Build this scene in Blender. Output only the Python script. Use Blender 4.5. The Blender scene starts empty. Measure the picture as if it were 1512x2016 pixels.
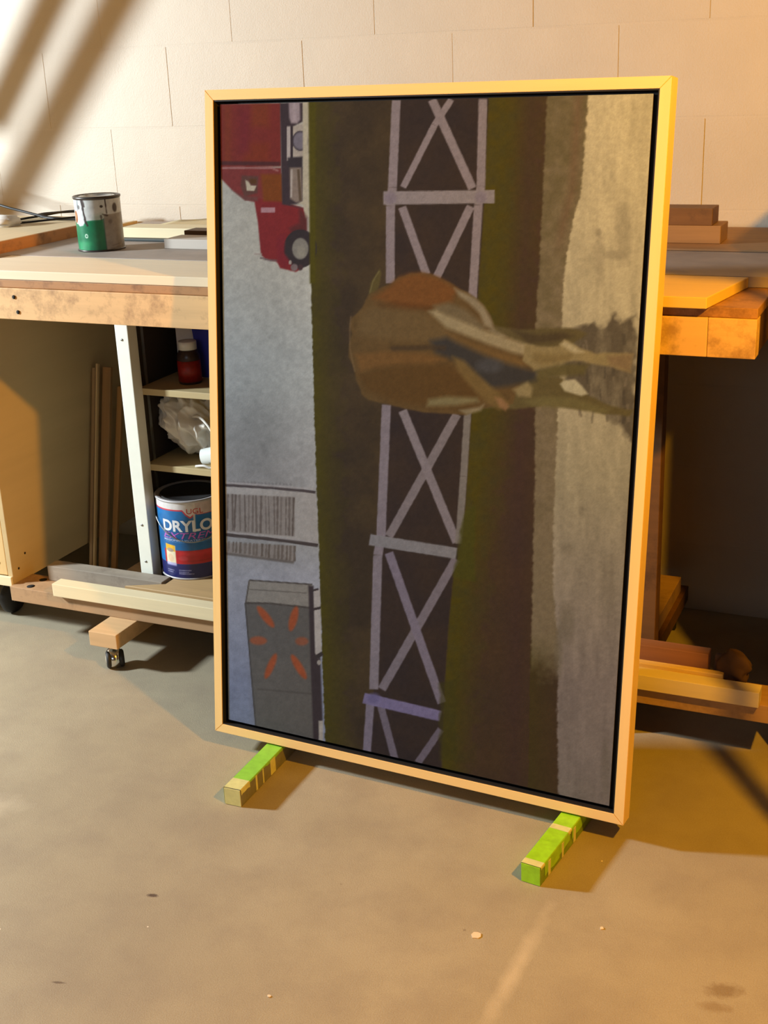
import bpy, bmesh, math, random
import numpy as np
from mathutils import Vector, Matrix
random.seed(7)
S = bpy.context.scene
COL = S.collection

# ------------------------------------------------------------------ camera
def sr(c, k=1.0):
    out = []
    for v in c[:3]:
        v = v / 255.0
        v = v / 12.92 if v <= 0.04045 else ((v + 0.055) / 1.055) ** 2.4
        out.append(min(1.0, v * k))
    return tuple(out) + (1.0,)

cam = bpy.data.cameras.new('camera')
camo = bpy.data.objects.new('camera', cam)
COL.objects.link(camo)
YAW, PITCH, ROLL = -0.4304, 0.342, 0.0404
fw = Vector((math.sin(YAW) * math.cos(PITCH), math.cos(YAW) * math.cos(PITCH), -math.sin(PITCH)))
r0 = Vector((math.cos(YAW), -math.sin(YAW), 0)); d0 = fw.cross(r0)
rt = math.cos(ROLL) * r0 + math.sin(ROLL) * d0
dn = -math.sin(ROLL) * r0 + math.cos(ROLL) * d0
M = Matrix((rt, -dn, -fw)).transposed().to_4x4()
M.translation = Vector((0, 0, 1.3386))
camo.matrix_world = M
cam.sensor_fit = 'HORIZONTAL'; cam.sensor_width = 36.0; cam.lens = 2497.1 / 1512 * 36.0
cam.clip_start = 0.05
S.camera = camo

# ------------------------------------------------------------------ world, lights, exposure
w = bpy.data.worlds.new('world'); S.world = w; w.use_nodes = True
w.node_tree.nodes['Background'].inputs[0].default_value = (0.75, 0.85, 1.0, 1)
w.node_tree.nodes['Background'].inputs[1].default_value = 0.02
S.view_settings.view_transform = 'Standard'; S.view_settings.look = 'None'
S.view_settings.gamma = 1.0; S.view_settings.use_curve_mapping = False
S.view_settings.exposure = 0.0
# cool daylight-coloured work lamp on the left, warm bulb on the right
LA = Vector((-4.10, 1.17, 1.62)); LB = Vector((0.42, 1.20, 1.75))
la = bpy.data.lights.new('cool_lamp', 'AREA'); la.shape = 'SQUARE'; la.size = 0.22
la.energy = 172; la.color = (0.84, 0.94, 1.0)
lao = bpy.data.objects.new('cool_lamp', la); COL.objects.link(lao)
lao.location = LA
lao.rotation_euler = (Vector((-1.2, 2.2, 0.4)) - LA).to_track_quat('-Z', 'Y').to_euler()
lb = bpy.data.lights.new('warm_bulb', 'POINT'); lb.shadow_soft_size = 0.035
lb.energy = 165; lb.color = (1.0, 0.45, 0.010)
lf = bpy.data.lights.new('added_fill_light', 'AREA'); lf.shape = 'RECTANGLE'; lf.size = 1.4; lf.size_y = 0.6  # weak cool fill light added behind the camera to lift the shadows
lf.energy = 11; lf.color = (0.72, 0.86, 1.0)
lfo = bpy.data.objects.new('added_fill_light', lf); COL.objects.link(lfo); lfo.location = (-0.6, -2.5, 1.9)
lfo.rotation_euler = (Vector((-0.6, 2.5, 0.6)) - Vector((-0.6, -2.5, 1.9))).to_track_quat('-Z', 'Y').to_euler()
lbo = bpy.data.objects.new('warm_bulb', lb); COL.objects.link(lbo); lbo.location = LB

# ------------------------------------------------------------------ materials
def nt(name):
    m = bpy.data.materials.new(name); m.use_nodes = True
    t = m.node_tree; b = t.nodes['Principled BSDF']
    return m, t, b
def noise(t, scale, vec, detail=4, rough=0.55):
    n = t.nodes.new('ShaderNodeTexNoise'); n.inputs['Scale'].default_value = scale
    n.inputs['Detail'].default_value = detail; n.inputs['Roughness'].default_value = rough
    t.links.new(vec, n.inputs['Vector']); return n.outputs['Fac']
def ramp(t, fac, stops):
    r = t.nodes.new('ShaderNodeValToRGB'); e = r.color_ramp.elements
    e[0].position, e[0].color = stops[0]; e[1].position, e[1].color = stops[-1]
    for p, c in stops[1:-1]:
        x = e.new(p); x.color = c
    t.links.new(fac, r.inputs[0]); return r.outputs[0]
def mixc(t, fac, a, b, mode='MIX'):
    m = t.nodes.new('ShaderNodeMix'); m.data_type = 'RGBA'; m.blend_type = mode
    if isinstance(fac, (int, float)): m.inputs[0].default_value = fac
    else: t.links.new(fac, m.inputs[0])
    for i, v in ((6, a), (7, b)):
        if isinstance(v, tuple): m.inputs[i].default_value = v
        else: t.links.new(v, m.inputs[i])
    return m.outputs[2]
def objvec(t, scale=(1, 1, 1), rand=True):
    tc = t.nodes.new('ShaderNodeTexCoord'); mp = t.nodes.new('ShaderNodeMapping')
    mp.inputs['Scale'].default_value = scale
    t.links.new(tc.outputs['Object'], mp.inputs['Vector'])
    if rand:
        oi = t.nodes.new('ShaderNodeObjectInfo'); mu = t.nodes.new('ShaderNodeMath'); mu.operation = 'MULTIPLY'
        mu.inputs[1].default_value = 37.0
        t.links.new(oi.outputs['Random'], mu.inputs[0])
        cx = t.nodes.new('ShaderNodeCombineXYZ')
        for i in range(3): t.links.new(mu.outputs[0], cx.inputs[i])
        t.links.new(cx.outputs[0], mp.inputs['Location'])
    return mp.outputs[0]
def bump(t, b, h, s=0.2, d=0.002):
    n = t.nodes.new('ShaderNodeBump'); n.inputs['Strength'].default_value = s; n.inputs['Distance'].default_value = d
    t.links.new(h, n.inputs['Height']); t.links.new(n.outputs[0], b.inputs['Normal'])
def wood(name, c, axis='X', dark=0.72, rough=0.6, stain=0.0, stainc=(70, 45, 30), grain=60):
    m, t, b = nt(name)
    sc = {'X': (0.06, 1, 1), 'Y': (1, 0.06, 1), 'Z': (1, 1, 0.06)}[axis]
    v = objvec(t, sc)
    f = noise(t, grain, v, 5, 0.6); f2 = noise(t, grain * 0.25, v, 3)
    base = ramp(t, f, [(0.3, sr(c, dark)), (0.62, sr(c))])
    base = mixc(t, f2, base, sr(c, (1 + dark) / 2), 'MIX')
    if stain:
        s = noise(t, 14, objvec(t, (1, 1, 1)), 6, 0.7)
        k = ramp(t, s, [(0.55 - stain * 0.1, (0, 0, 0, 1)), (0.66, (1, 1, 1, 1))])
        mu = t.nodes.new('ShaderNodeMath'); mu.operation = 'MULTIPLY'; mu.inputs[1].default_value = stain
        t.links.new(k, mu.inputs[0])
        base = mixc(t, mu.outputs[0], base, sr(stainc))
    t.links.new(base, b.inputs['Base Color']); b.inputs['Roughness'].default_value = rough
    bump(t, b, f, 0.15, 0.001)
    return m
def plain(name, c, rough=0.5, metal=0.0, var=0.12, scale=30):
    m, t, b = nt(name)
    f = noise(t, scale, objvec(t), 4)
    t.links.new(ramp(t, f, [(0.3, sr(c, 1 - var)), (0.7, sr(c))]), b.inputs['Base Color'])
    b.inputs['Roughness'].default_value = rough; b.inputs['Metallic'].default_value = metal
    return m
def vcol(name, rough=0.6, spec=0.3, weave=False):
    m, t, b = nt(name)
    a = t.nodes.new('ShaderNodeVertexColor'); a.layer_name = 'Col'
    t.links.new(a.outputs[0], b.inputs['Base Color'])
    b.inputs['Roughness'].default_value = rough; b.inputs['Specular IOR Level'].default_value = spec
    if weave: bump(t, b, noise(t, 900, objvec(t), 2), 0.25, 0.0006)
    return m

PINE = wood('pine', (225, 185, 135), 'X')
APRON = wood('apron_pine', (240, 198, 142), 'X', stain=0.55, stainc=(120, 80, 50))
PLY = wood('ply_edge', (190, 140, 90), 'X', stain=0.7, stainc=(95, 60, 35))
WHITEW = wood('whitewood', (243, 226, 196), 'X', dark=0.9)
CREAMW = wood('creamwood', (240, 222, 180), 'X', dark=0.85)
GREYW = wood('grey_wood', (168, 155, 138), 'X', dark=0.7, stain=0.5, stainc=(110, 98, 88))
SHELFW = wood('shelf_wood', (200, 178, 130), 'X', dark=0.8)
RAILW = wood('rail_wood', (188, 150, 110), 'X', dark=0.75, stain=0.3)
DARKW = wood('dark_wood', (118, 82, 44), 'X', dark=0.6, stain=0.5, stainc=(60, 40, 22))
BROWNW = wood('brown_wood', (158, 122, 80), 'X', dark=0.65)
REDW = wood('red_brown_wood', (150, 100, 62), 'X', dark=0.75)
DEEPY = wood('deep_pine', (215, 178, 128), 'Y')
STANDW = wood('upright_wood', (200, 160, 105), 'Z', dark=0.6)
FRAMEX = wood('maple_x', (250, 214, 146), 'X', dark=0.9, rough=0.4)
FRAMEZ = wood('maple_z', (250, 214, 146), 'Z', dark=0.9, rough=0.4)
PANELY = wood('cabinet_ply', (205, 178, 128), 'Y', dark=0.85, grain=18)
CABTOP = wood('cabinet_top', (225, 205, 170), 'Y', dark=0.85)
CABEDGE = wood('cabinet_edge', (190, 130, 70), 'Y', dark=0.7, stain=0.5)
PAINTED = plain('painted_leg', (250, 250, 236), 0.5, 0, 0.05)
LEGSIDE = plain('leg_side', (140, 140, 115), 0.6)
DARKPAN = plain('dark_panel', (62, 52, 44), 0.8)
METAL = plain('metal', (170, 170, 165), 0.35, 0.9)
CHROME = plain('chrome', (225, 225, 220), 0.18, 1.0, 0.05)
RUBBER = plain('rubber', (38, 36, 34), 0.6)
BLACK = plain('black_liner', (22, 17, 15), 0.7)
WHITEP = plain('white_plastic', (225, 222, 215), 0.4, 0, 0.05)
HOLE = plain('hole_black', (18, 13, 10), 0.9)
CORD = plain('cord_black', (30, 27, 25), 0.5)
GREEN1 = plain('green_tape_cool', (150, 215, 70), 0.45, 0, 0.18, 60)
GREEN2 = plain('green_tape', (165, 225, 35), 0.45, 0, 0.22, 60)
MASK = plain('pale_tape', (225, 222, 150), 0.6, 0, 0.2, 60)
STKSIDE1 = plain('stick_grey', (132, 128, 112), 0.7, 0, 0.2, 60)
STKSIDE2 = plain('stick_green', (135, 165, 40), 0.6, 0, 0.3, 60)
REDL = plain('red_label', (165, 35, 28), 0.45, 0, 0.4, 120)
AMBER = plain('amber_bottle', (60, 45, 42), 0.3)
CRUMB = plain('paint_chip', (240, 215, 185), 0.7)

def mat_wall(name='block_paint', c=(198, 187, 169)):
    m, t, b = nt(name)
    v = objvec(t)
    f = noise(t, 6, v, 4); f2 = noise(t, 260, v, 3)
    t.links.new(ramp(t, f, [(0.3, sr(c, 0.93)), (0.7, sr(c))]), b.inputs['Base Color'])
    b.inputs['Roughness'].default_value = 0.55
    ad = t.nodes.new('ShaderNodeMath'); ad.operation = 'ADD'
    t.links.new(f2, ad.inputs[0]); t.links.new(noise(t, 25, v, 3), ad.inputs[1])
    bump(t, b, ad.outputs[0], 0.28, 0.0016)
    return m
WALL = mat_wall()

def mat_floor():
    m, t, b = nt('concrete')
    tc = t.nodes.new('ShaderNodeTexCoord'); v = tc.outputs['Object']
    a = noise(t, 1.6, v, 5, 0.6); g = noise(t, 420, v, 3, 0.7); h = noise(t, 9, v, 5, 0.6)
    base = ramp(t, a, [(0.3, sr((160, 149, 126))), (0.5, sr((171, 160, 135))), (0.72, sr((184, 174, 149)))])
    base = mixc(t, ramp(t, h, [(0.42, (0, 0, 0, 1)), (0.75, (.45, .45, .45, 1))]), base, sr((143, 131, 115)))
    base = mixc(t, ramp(t, g, [(0.35, (.22, .22, .22, 1)), (0.65, (0, 0, 0, 1))]), base, sr((104, 90, 76)))
    # sparse paint flecks
    vo = t.nodes.new('ShaderNodeTexVoronoi'); vo.inputs['Scale'].default_value = 11
    t.links.new(v, vo.inputs['Vector'])
    base = mixc(t, ramp(t, vo.outputs['Distance'], [(0.014, (1, 1, 1, 1)), (0.022, (0, 0, 0, 1))]), base, sr((238, 226, 206)))
    vo2 = t.nodes.new('ShaderNodeTexVoronoi'); vo2.inputs['Scale'].default_value = 7.3
    ad0 = t.nodes.new('ShaderNodeVectorMath'); ad0.operation = 'ADD'; ad0.inputs[1].default_value = (3.3, 1.7, 0)
    t.links.new(v, ad0.inputs[0]); t.links.new(ad0.outputs[0], vo2.inputs['Vector'])
    base = mixc(t, ramp(t, vo2.outputs['Distance'], [(0.012, (.8, .8, .8, 1)), (0.03, (0, 0, 0, 1))]), base, sr((92, 70, 52)))
    # stains and the pale scuffed seam: (x, y, rx, ry, angle, strength, colour)
    def spot(base, x, y, rx, ry, ang, k, c, edge=0.4, n=60):
        mp = t.nodes.new('ShaderNodeMapping'); mp.vector_type = 'TEXTURE'
        mp.inputs['Location'].default_value = (x, y, 0); mp.inputs['Rotation'].default_value = (0, 0, ang)
        mp.inputs['Scale'].default_value = (rx, ry, 1)
        t.links.new(v, mp.inputs['Vector'])
        ln = t.nodes.new('ShaderNodeVectorMath'); ln.operation = 'LENGTH'; t.links.new(mp.outputs[0], ln.inputs[0])
        nn = noise(t, n, v, 3)
        ad = t.nodes.new('ShaderNodeMath'); ad.operation = 'ADD'
        t.links.new(ln.outputs['Value'], ad.inputs[0]); t.links.new(nn, ad.inputs[1])
        f = ramp(t, ad.outputs[0], [(1.5 - edge, (k, k, k, 1)), (1.5, (0, 0, 0, 1))]) if False else None
        mr = t.nodes.new('ShaderNodeMapRange'); mr.inputs['From Min'].default_value = 1.5 - edge
        mr.inputs['From Max'].default_value = 1.5; mr.inputs['To Min'].default_value = k; mr.inputs['To Max'].default_value = 0
        t.links.new(ad.outputs[0], mr.inputs['Value'])
        return mixc(t, mr.outputs[0], base, sr(c))
    ang = math.atan2(1.697 - 1.38, -0.522 + 0.53)
    base = spot(base, -0.515, 1.54, 0.21, 0.018, ang, 0.35, (228, 214, 186), 0.9, 30)
    base = spot(base, -0.209, 1.611, 0.035, 0.02, 0.4, 0.55, (110, 84, 48), 0.6, 90)
    base = spot(base, -0.215, 1.57, 0.03, 0.014, 0.2, 0.4, (120, 92, 52), 0.6, 90)
    base = spot(base, -1.155, 1.496, 0.013, 0.006, 0.2, 0.85, (70, 48, 38), 0.5, 90)
    base = spot(base, -1.169, 1.256, 0.014, 0.003, 0.25, 0.7, (85, 62, 44), 0.5, 90)
    base = spot(base, -1.62, 1.62, 0.10, 0.05, 0.3, 0.25, (232, 222, 196), 0.9, 30)
    t.links.new(base, b.inputs['Base Color']); b.inputs['Roughness'].default_value = 0.62
    ad = t.nodes.new('ShaderNodeMath'); ad.operation = 'ADD'
    t.links.new(g, ad.inputs[0]); t.links.new(h, ad.inputs[1])
    bump(t, b, ad.outputs[0], 0.35, 0.0022)
    return m
FLOOR = mat_floor()

# ------------------------------------------------------------------ builders
def props(o, label=None, cat=None, group=None, kind=None):
    if label: o['label'] = label
    if cat: o['category'] = cat
    if group: o['group'] = group
    if kind: o['kind'] = kind
    return o
def thing(name, loc, label, cat, group=None):
    o = bpy.data.objects.new(name, None); o.empty_display_size = 0.05
    o.location = loc; COL.objects.link(o)
    return props(o, label, cat, group)
ABS = {}
def origin_of(p):
    v = Vector((0, 0, 0))
    while p is not None:
        v += Vector(p.location); p = p.parent
    return v
def put(name, me, mat, parent=None, org=(0, 0, 0), local=False, smooth=False):
    """mesh data is already relative to org; org is in world space unless local"""
    o = bpy.data.objects.new(name, me); COL.objects.link(o)
    if mat: me.materials.append(mat)
    org = Vector(org)
    if parent is not None:
        o.parent = parent
        o.location = org if local else org - origin_of(parent)
    else:
        o.location = org
    if smooth:
        for p in me.polygons: p.use_smooth = True
    return o
def bm_mesh(bm, name):
    me = bpy.data.meshes.new(name); bmesh.ops.recalc_face_normals(bm, faces=bm.faces[:])
    bm.to_mesh(me); bm.free(); return me
def box(name, x0, x1, y0, y1, z0, z1, mat, parent=None, bev=0.0015, local=False, rotz=0, wob=0):
    bm = bmesh.new(); bmesh.ops.create_cube(bm, size=1)
    for v in bm.verts:
        v.co.x *= x1 - x0; v.co.y *= y1 - y0; v.co.z = (v.co.z + 0.5) * (z1 - z0)
        if wob: v.co += Vector([random.uniform(-wob, wob) for _ in range(3)])
    if bev: bmesh.ops.bevel(bm, geom=bm.edges[:], offset=bev, segments=2, affect='EDGES', profile=0.6)
    o = put(name, bm_mesh(bm, name), mat, parent, ((x0 + x1) / 2, (y0 + y1) / 2, z0), local)
    o.rotation_euler.z = rotz
    return o
def prism(name, pts, z0, z1, mat, parent=None, bev=0.0012, local=False):
    """vertical prism over an xy polygon"""
    cx = sum(p[0] for p in pts) / len(pts); cy = sum(p[1] for p in pts) / len(pts)
    bm = bmesh.new()
    vs = [bm.verts.new((p[0] - cx, p[1] - cy, 0)) for p in pts]
    f = bm.faces.new(vs)
    e = bmesh.ops.extrude_face_region(bm, geom=[f])
    for v in e['geom']:
        if isinstance(v, bmesh.types.BMVert): v.co.z += z1 - z0
    if bev: bmesh.ops.bevel(bm, geom=bm.edges[:], offset=bev, segments=1, affect='EDGES')
    return put(name, bm_mesh(bm, name), mat, parent, (cx, cy, z0), local)
def prismy(name, pts, y0, y1, mat, parent=None, bev=0.0006):
    """prism over an xz polygon, extruded in y, local coordinates"""
    cx = sum(p[0] for p in pts) / len(pts); cz = sum(p[1] for p in pts) / len(pts)
    bm = bmesh.new()
    vs = [bm.verts.new((p[0] - cx, 0, p[1] - cz)) for p in pts]
    f = bm.faces.new(vs)
    e = bmesh.ops.extrude_face_region(bm, geom=[f])
    for v in e['geom']:
        if isinstance(v, bmesh.types.BMVert): v.co.y += y1 - y0
    if bev: bmesh.ops.bevel(bm, geom=bm.edges[:], offset=bev, segments=2, affect='EDGES')
    return put(name, bm_mesh(bm, name), mat, parent, (cx, y0, cz), True)
def lathe(name, prof, mat, parent=None, org=(0, 0, 0), seg=48, local=False, axis='Z', rot=None):
    bm = bmesh.new(); rings = []
    for r, z in prof:
        if r < 1e-6: rings.append([bm.verts.new((0, 0, z))])
        else: rings.append([bm.verts.new((r * math.cos(2 * math.pi * i / seg), r * math.sin(2 * math.pi * i / seg), z)) for i in range(seg)])
    for a, b in zip(rings, rings[1:]):
        for i in range(seg):
            j = (i + 1) % seg
            if len(a) == 1 and len(b) == 1: continue
            if len(a) == 1: bm.faces.new((a[0], b[i], b[j]))
            elif len(b) == 1: bm.faces.new((a[i], a[j], b[0]))
            else: bm.faces.new((a[i], a[j], b[j], b[i]))
    if rot is not None: bmesh.ops.transform(bm, matrix=rot, verts=bm.verts[:])
    o = put(name, bm_mesh(bm, name), mat, parent, org, local, True)
    return o
def tube(name, pts, r, mat, parent=None, closed=False, sub=8, seg=10):
    """smooth tube through world points (Catmull-Rom)"""
    P = [Vector(p) for p in pts]; Q = []
    n = len(P)
    for i in range(n - 1):
        p0 = P[max(i - 1, 0)]; p1 = P[i]; p2 = P[i + 1]; p3 = P[min(i + 2, n - 1)]
        for k in range(sub):
            s = k / sub
            Q.append(0.5 * ((2 * p1) + (-p0 + p2) * s + (2 * p0 - 5 * p1 + 4 * p2 - p3) * s * s + (-p0 + 3 * p1 - 3 * p2 + p3) * s ** 3))
    Q.append(P[-1]); org = Q[0].copy()
    bm = bmesh.new(); rings = []
    up = Vector((0.13, 0.21, 0.97))
    for i, q in enumerate(Q):
        d = (Q[min(i + 1, len(Q) - 1)] - Q[max(i - 1, 0)]).normalized()
        a = d.cross(up)
        if a.length < 1e-3: a = d.cross(Vector((1, 0, 0)))
        a.normalize(); b = d.cross(a)
        rings.append([bm.verts.new(q - org + r * (math.cos(2 * math.pi * k / seg) * a + math.sin(2 * math.pi * k / seg) * b)) for k in range(seg)])
    for a, b in zip(rings, rings[1:]):
        for k in range(seg): bm.faces.new((a[k], a[(k + 1) % seg], b[(k + 1) % seg], b[k]))
    bm.faces.new(rings[0]); bm.faces.new(rings[-1])
    return put(name, bm_mesh(bm, name), mat, parent, org, False, True)

# ------------------------------------------------------------------ room shell
WY = 2.988
def struct(o): o['kind'] = 'structure'; return o
def plane(name, x0, x1, y0, y1, z, mat, t=0.1, down=True):
    return struct(box(name, x0, x1, y0, y1, z - t if down else z, z if down else z + t, mat, bev=0))
plane('floor', -5.2, 2.6, -2.6, WY + 0.1, 0.0, FLOOR)
# its object coordinates must be world coordinates
fo = bpy.data.objects['floor']
for v in fo.data.vertices: v.co += fo.location
fo.location = (0, 0, 0)
SIDEP = plain('side_wall_paint', (95, 88, 80), 0.8)
plane('ceiling', -5.2, 2.6, -2.6, WY + 0.1, 2.45, plain('ceiling_paint', (70, 58, 46), 0.9), down=False)
struct(box('wall_left', -5.3, -5.2, -2.6, WY + 0.1, 0, 2.45, SIDEP, bev=0))
struct(box('wall_right', 2.6, 2.7, -2.6, WY + 0.1, 0, 2.45, SIDEP, bev=0))
struct(box('wall_front', -5.2, 2.6, -2.7, -2.6, 0, 2.45, SIDEP, bev=0))
wb = struct(box('wall_back', -5.2, 2.6, WY + 0.0008, WY + 0.1, 0, 2.45, WALL, bev=0))
BS, BH, BZ0, BA = 0.399, 0.203, 0.9888, -2.3414
def block_mesh(L, H):
    bm = bmesh.new(); bmesh.ops.create_cube(bm, size=1)
    for v in bm.verts: v.co.x *= L; v.co.y *= 0.01; v.co.z *= H
    fr = [e for e in bm.edges if all(v.co.y < 0 for v in e.verts)]
    bmesh.ops.bevel(bm, geom=fr, offset=0.0012, segments=2, affect='EDGES')
    return bm_mesh(bm, 'block')
BM_FULL = block_mesh(BS - 0.0012, BH - 0.0030)
zb = BZ0 - 4 * BH
BM_LOW = block_mesh(BS - 0.0016, zb - 0.001)
BM_FULL.materials.append(WALL); BM_LOW.materials.append(WALL)
row = -5
while True:
    z0 = BZ0 + row * BH
    if z0 + BH > 2.0: break
    off = BA + (0 if row % 2 else BS / 2)
    for i in range(-6, 12):
        x = off + (i + 0.5) * BS
        if not (-4.4 < x < 1.6): continue
        o = bpy.data.objects.new('block', BM_LOW if row == -5 else BM_FULL); COL.objects.link(o)
        o.parent = wb
        zc = zb / 2 if row == -5 else z0 + BH / 2
        o.location = Vector((x + random.uniform(-.0006, .0006), WY + 0.005 + random.uniform(-.0003, .0003), zc)) - Vector(wb.location)
    row += 1

# unseen sloping bars added on the far left to stripe the wall with shade
def bar_pts(Wp, t): return LA + (Vector(Wp) - LA) * t
def diag(name, w0, w1, width, label, cat, t=0.76):
    a = bar_pts(w0, t); b = bar_pts(w1, t); d = (b - a)
    a2 = a - d * 0.10; b2 = b + d * 1.3
    L = (b2 - a2).length; ax = (b2 - a2).normalized()
    bm = bmesh.new(); bmesh.ops.create_cube(bm, size=1)
    for v in bm.verts: v.co.x *= L; v.co.y *= 0.025; v.co.z *= width
    bmesh.ops.bevel(bm, geom=bm.edges[:], offset=0.003, segments=2, affect='EDGES')
    o = put(name, bm_mesh(bm, name), DEEPY, None, (a2 + b2) / 2)
    o.rotation_euler = ax.to_track_quat('X', 'Z').to_euler()
    props(o, label, cat)
diag('lower_shade_bar', (-2.53, WY, 0.985), (-2.07, WY, 1.52), 0.080, 'lower sloping bar added unseen beyond the left edge, shading the block wall', 'shade bar')
diag('upper_shade_bar', (-2.53, WY, 1.23), (-2.335, WY, 1.47), 0.074, 'upper sloping bar added unseen beyond the left edge, shading the wall above the lower bar', 'handrail')

# ------------------------------------------------------------------ workbench
BX1 = -0.292
bench = thing('workbench', (-1.18, 2.5, 0), 'long rolling wooden workbench on casters behind the framed painting', 'workbench')
apron = box('front_rail', -2.03, -0.372, 2.139, 2.177, 0.8457, 0.9125, APRON, bench)
box('rail_end_block', -0.3715, BX1, 2.139, 2.177, 0.8457, 0.9125, APRON, bench)
box('top_board', -2.03, BX1, 2.143, 2.955, 0.913, 0.930, PLY, bench)
MASON = plain('grey_hardboard', (176, 162, 150), 0.7, 0, 0.22, 12)
box('top_panel', -2.03, BX1 - 0.002, 2.338, 2.955, 0.9305, 0.950, MASON, bench)
box('side_rail', BX1 - 0.040, BX1 - 0.002, 2.178, 2.95, 0.8457, 0.9125, DARKW, bench)
for x, y in ((-1.867, 0.894), (-1.861, 0.862)):
    lathe('bolt_hole', [(0, 0), (0.0042, 0), (0.0042, 0.001), (0, 0.001)], HOLE, bench, (x + 0.04, 2.1385, y), 20, rot=Matrix.Rotation(math.pi / 2, 4, 'X'))
for x, yl in ((-1.7585, 2.385), (-0.535, 2.425)):
    leg = box('leg', x, x + 0.035, yl, yl + 0.036, 0.1385, 0.912, PAINTED if x < -1 else DARKW, bench)
    if x < -1:
        for zz in (0.755, 0.30, 0.205):
            lathe('screw', [(0, 0), (0.003, 0), (0.003, 0.0006), (0, 0.0006)], METAL, leg, (x + 0.017, yl - 0.0005, zz), 12, rot=Matrix.Rotation(math.pi / 2, 4, 'X'))
for x in (-1.72, -0.72):
    box('rear_leg', x, x + 0.038, 2.90, 2.938, 0.1385, 0.912, DARKW, bench)
lr = box('lower_rail', -2.078, -0.240, 2.272, 2.360, 0.100, 0.138, RAILW, bench)
for x, y in ((-2.027, 2.290), (-2.024, 2.335)):
    lathe('drilled_hole', [(0, 0), (0.010, 0), (0.010, 0.0006), (0, 0.0006)], HOLE, lr, (x, y, 0.1379), 24)
box('rear_lower_rail', -2.078, -0.640, 2.86, 2.95, 0.100, 0.138, RAILW, bench)
for x in (-1.86, -0.62):
    box('cross_beam', x, x + 0.089, 2.361, 2.859, 0.100, 0.138, RAILW, bench)
DK = wood('deck_wood', (120, 98, 75), 'X', dark=0.6)
for i in range(5):
    box('deck_board', -1.765, -0.63, 2.365 + i * 0.099, 2.460 + i * 0.099, 0.118, 0.137, DK, bench)
# caster cross piece that pokes out in front
foot = box('caster_beam', -1.782, -1.704, 2.186, 2.90, 0.0625, 0.0995, PINE, bench)
foot2 = box('caster_beam', -0.60, -0.52, 2.30, 2.90, 0.0625, 0.0995, DARKW, bench)
def caster(x, y, ang, parent, h=0.0622):
    c = Matrix.Rotation(ang, 4, 'Z')
    R = 0.021
    pl = box('caster_plate', x - 0.019, x + 0.019, y - 0.019, y + 0.019, h - 0.003, h, METAL, parent, 0.0006)
    rot = c @ Matrix.Rotation(math.pi / 2, 4, 'Y')
    for s in (-1, 1):
        off = c @ Vector((0.0150 * s, -0.008, 0))
        lathe('caster_wheel', [(0, -0.006), (R * 0.8, -0.006), (R, -0.003), (R, 0.003), (R * 0.8, 0.006), (0, 0.006)], RUBBER, parent,
              (x + off.x, y + off.y, R), 28, rot=rot)
    # domed hood between the wheels
    prof = [(0.0, 0.0)] + [(0.0245 * math.sin(a), 0.0245 * (1 - math.cos(a)) - 0.0) for a in [math.pi * k / 24 for k in range(1, 15)]]
    hd = lathe('caster_hood', [(r * 1.1, 0.0245 - z) for r, z in prof], CHROME, parent, (x, y - 0.003, R + 0.001), 28,
               rot=c @ Matrix.Rotation(0.55, 4, 'X') @ Matrix.Scale(0.85, 4, Vector((1, 0, 0))))
    lathe('caster_stem', [(0, 0), (0.006, 0), (0.006, 0.012), (0, 0.012)], METAL, parent, (x, y, h - 0.014), 16)
caster(-1.742, 2.222, 0.7, bench)
caster(-0.56, 2.34, 0.4, bench); caster(-1.742, 2.86, 0.2, bench); caster(-0.56, 2.86, 0.2, bench)

# shelf case standing under the bench
case = thing('shelf_case', (-1.36, 2.6, 0.138), 'dark open shelf case with light shelf edges under the bench', 'shelf unit')
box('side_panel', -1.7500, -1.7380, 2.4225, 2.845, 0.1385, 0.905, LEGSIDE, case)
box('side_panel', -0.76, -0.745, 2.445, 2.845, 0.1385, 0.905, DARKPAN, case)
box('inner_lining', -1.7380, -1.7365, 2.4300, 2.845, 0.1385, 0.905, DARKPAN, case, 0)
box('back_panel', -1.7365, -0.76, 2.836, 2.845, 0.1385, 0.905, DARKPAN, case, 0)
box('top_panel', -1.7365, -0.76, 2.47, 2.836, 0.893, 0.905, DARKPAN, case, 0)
for z in (0.6170, 0.4300):
    box('shelf', -1.736, -0.761, 2.420, 2.835, z, z + 0.016, SHELFW, case)
box('shelf_standard', -1.7365, -1.7345, 2.452, 2.462, 0.16, 0.88, METAL, case, 0.0004)
box('shelf_standard', -1.7365, -1.7345, 2.80, 2.81, 0.16, 0.88, METAL, case, 0.0004)

# ------------------------------------------------------------------ left cabinet
cab = thing('storage_cabinet', (-2.6, 2.6, 0), 'tan plywood cabinet on a caster at the left edge, cord on its top', 'cabinet')
box('side_panel', -2.095, -2.08, 2.291, 2.98, 0.134, 0.9475, PANELY, cab)
box('front_panel', -3.0, -2.096, 2.291, 2.306, 0.158, 0.9475, wood('cabinet_front', (225, 190, 130), 'Z', dark=0.85), cab)
box('bottom_strip', -3.0, -2.0805, 2.283, 2.2905, 0.132, 0.157, CREAMW, cab)
box('bottom_panel', -3.0, -2.096, 2.307, 2.98, 0.134, 0.15, PANELY, cab)
box('top_board', -3.0, -2.040, 2.27, 2.83, 0.948, 0.962, CABEDGE, cab)
box('top_sheet', -3.0, -2.041, 2.268, 2.828, 0.9622, 0.976, wood('cabinet_sheet', (222, 200, 160), 'Y', dark=0.85), cab)
CABEDGE2 = CABEDGE
box('edge_band', -2.0399, -2.036, 2.268, 2.83, 0.948, 0.9755, CABEDGE, cab, 0.0005)
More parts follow.
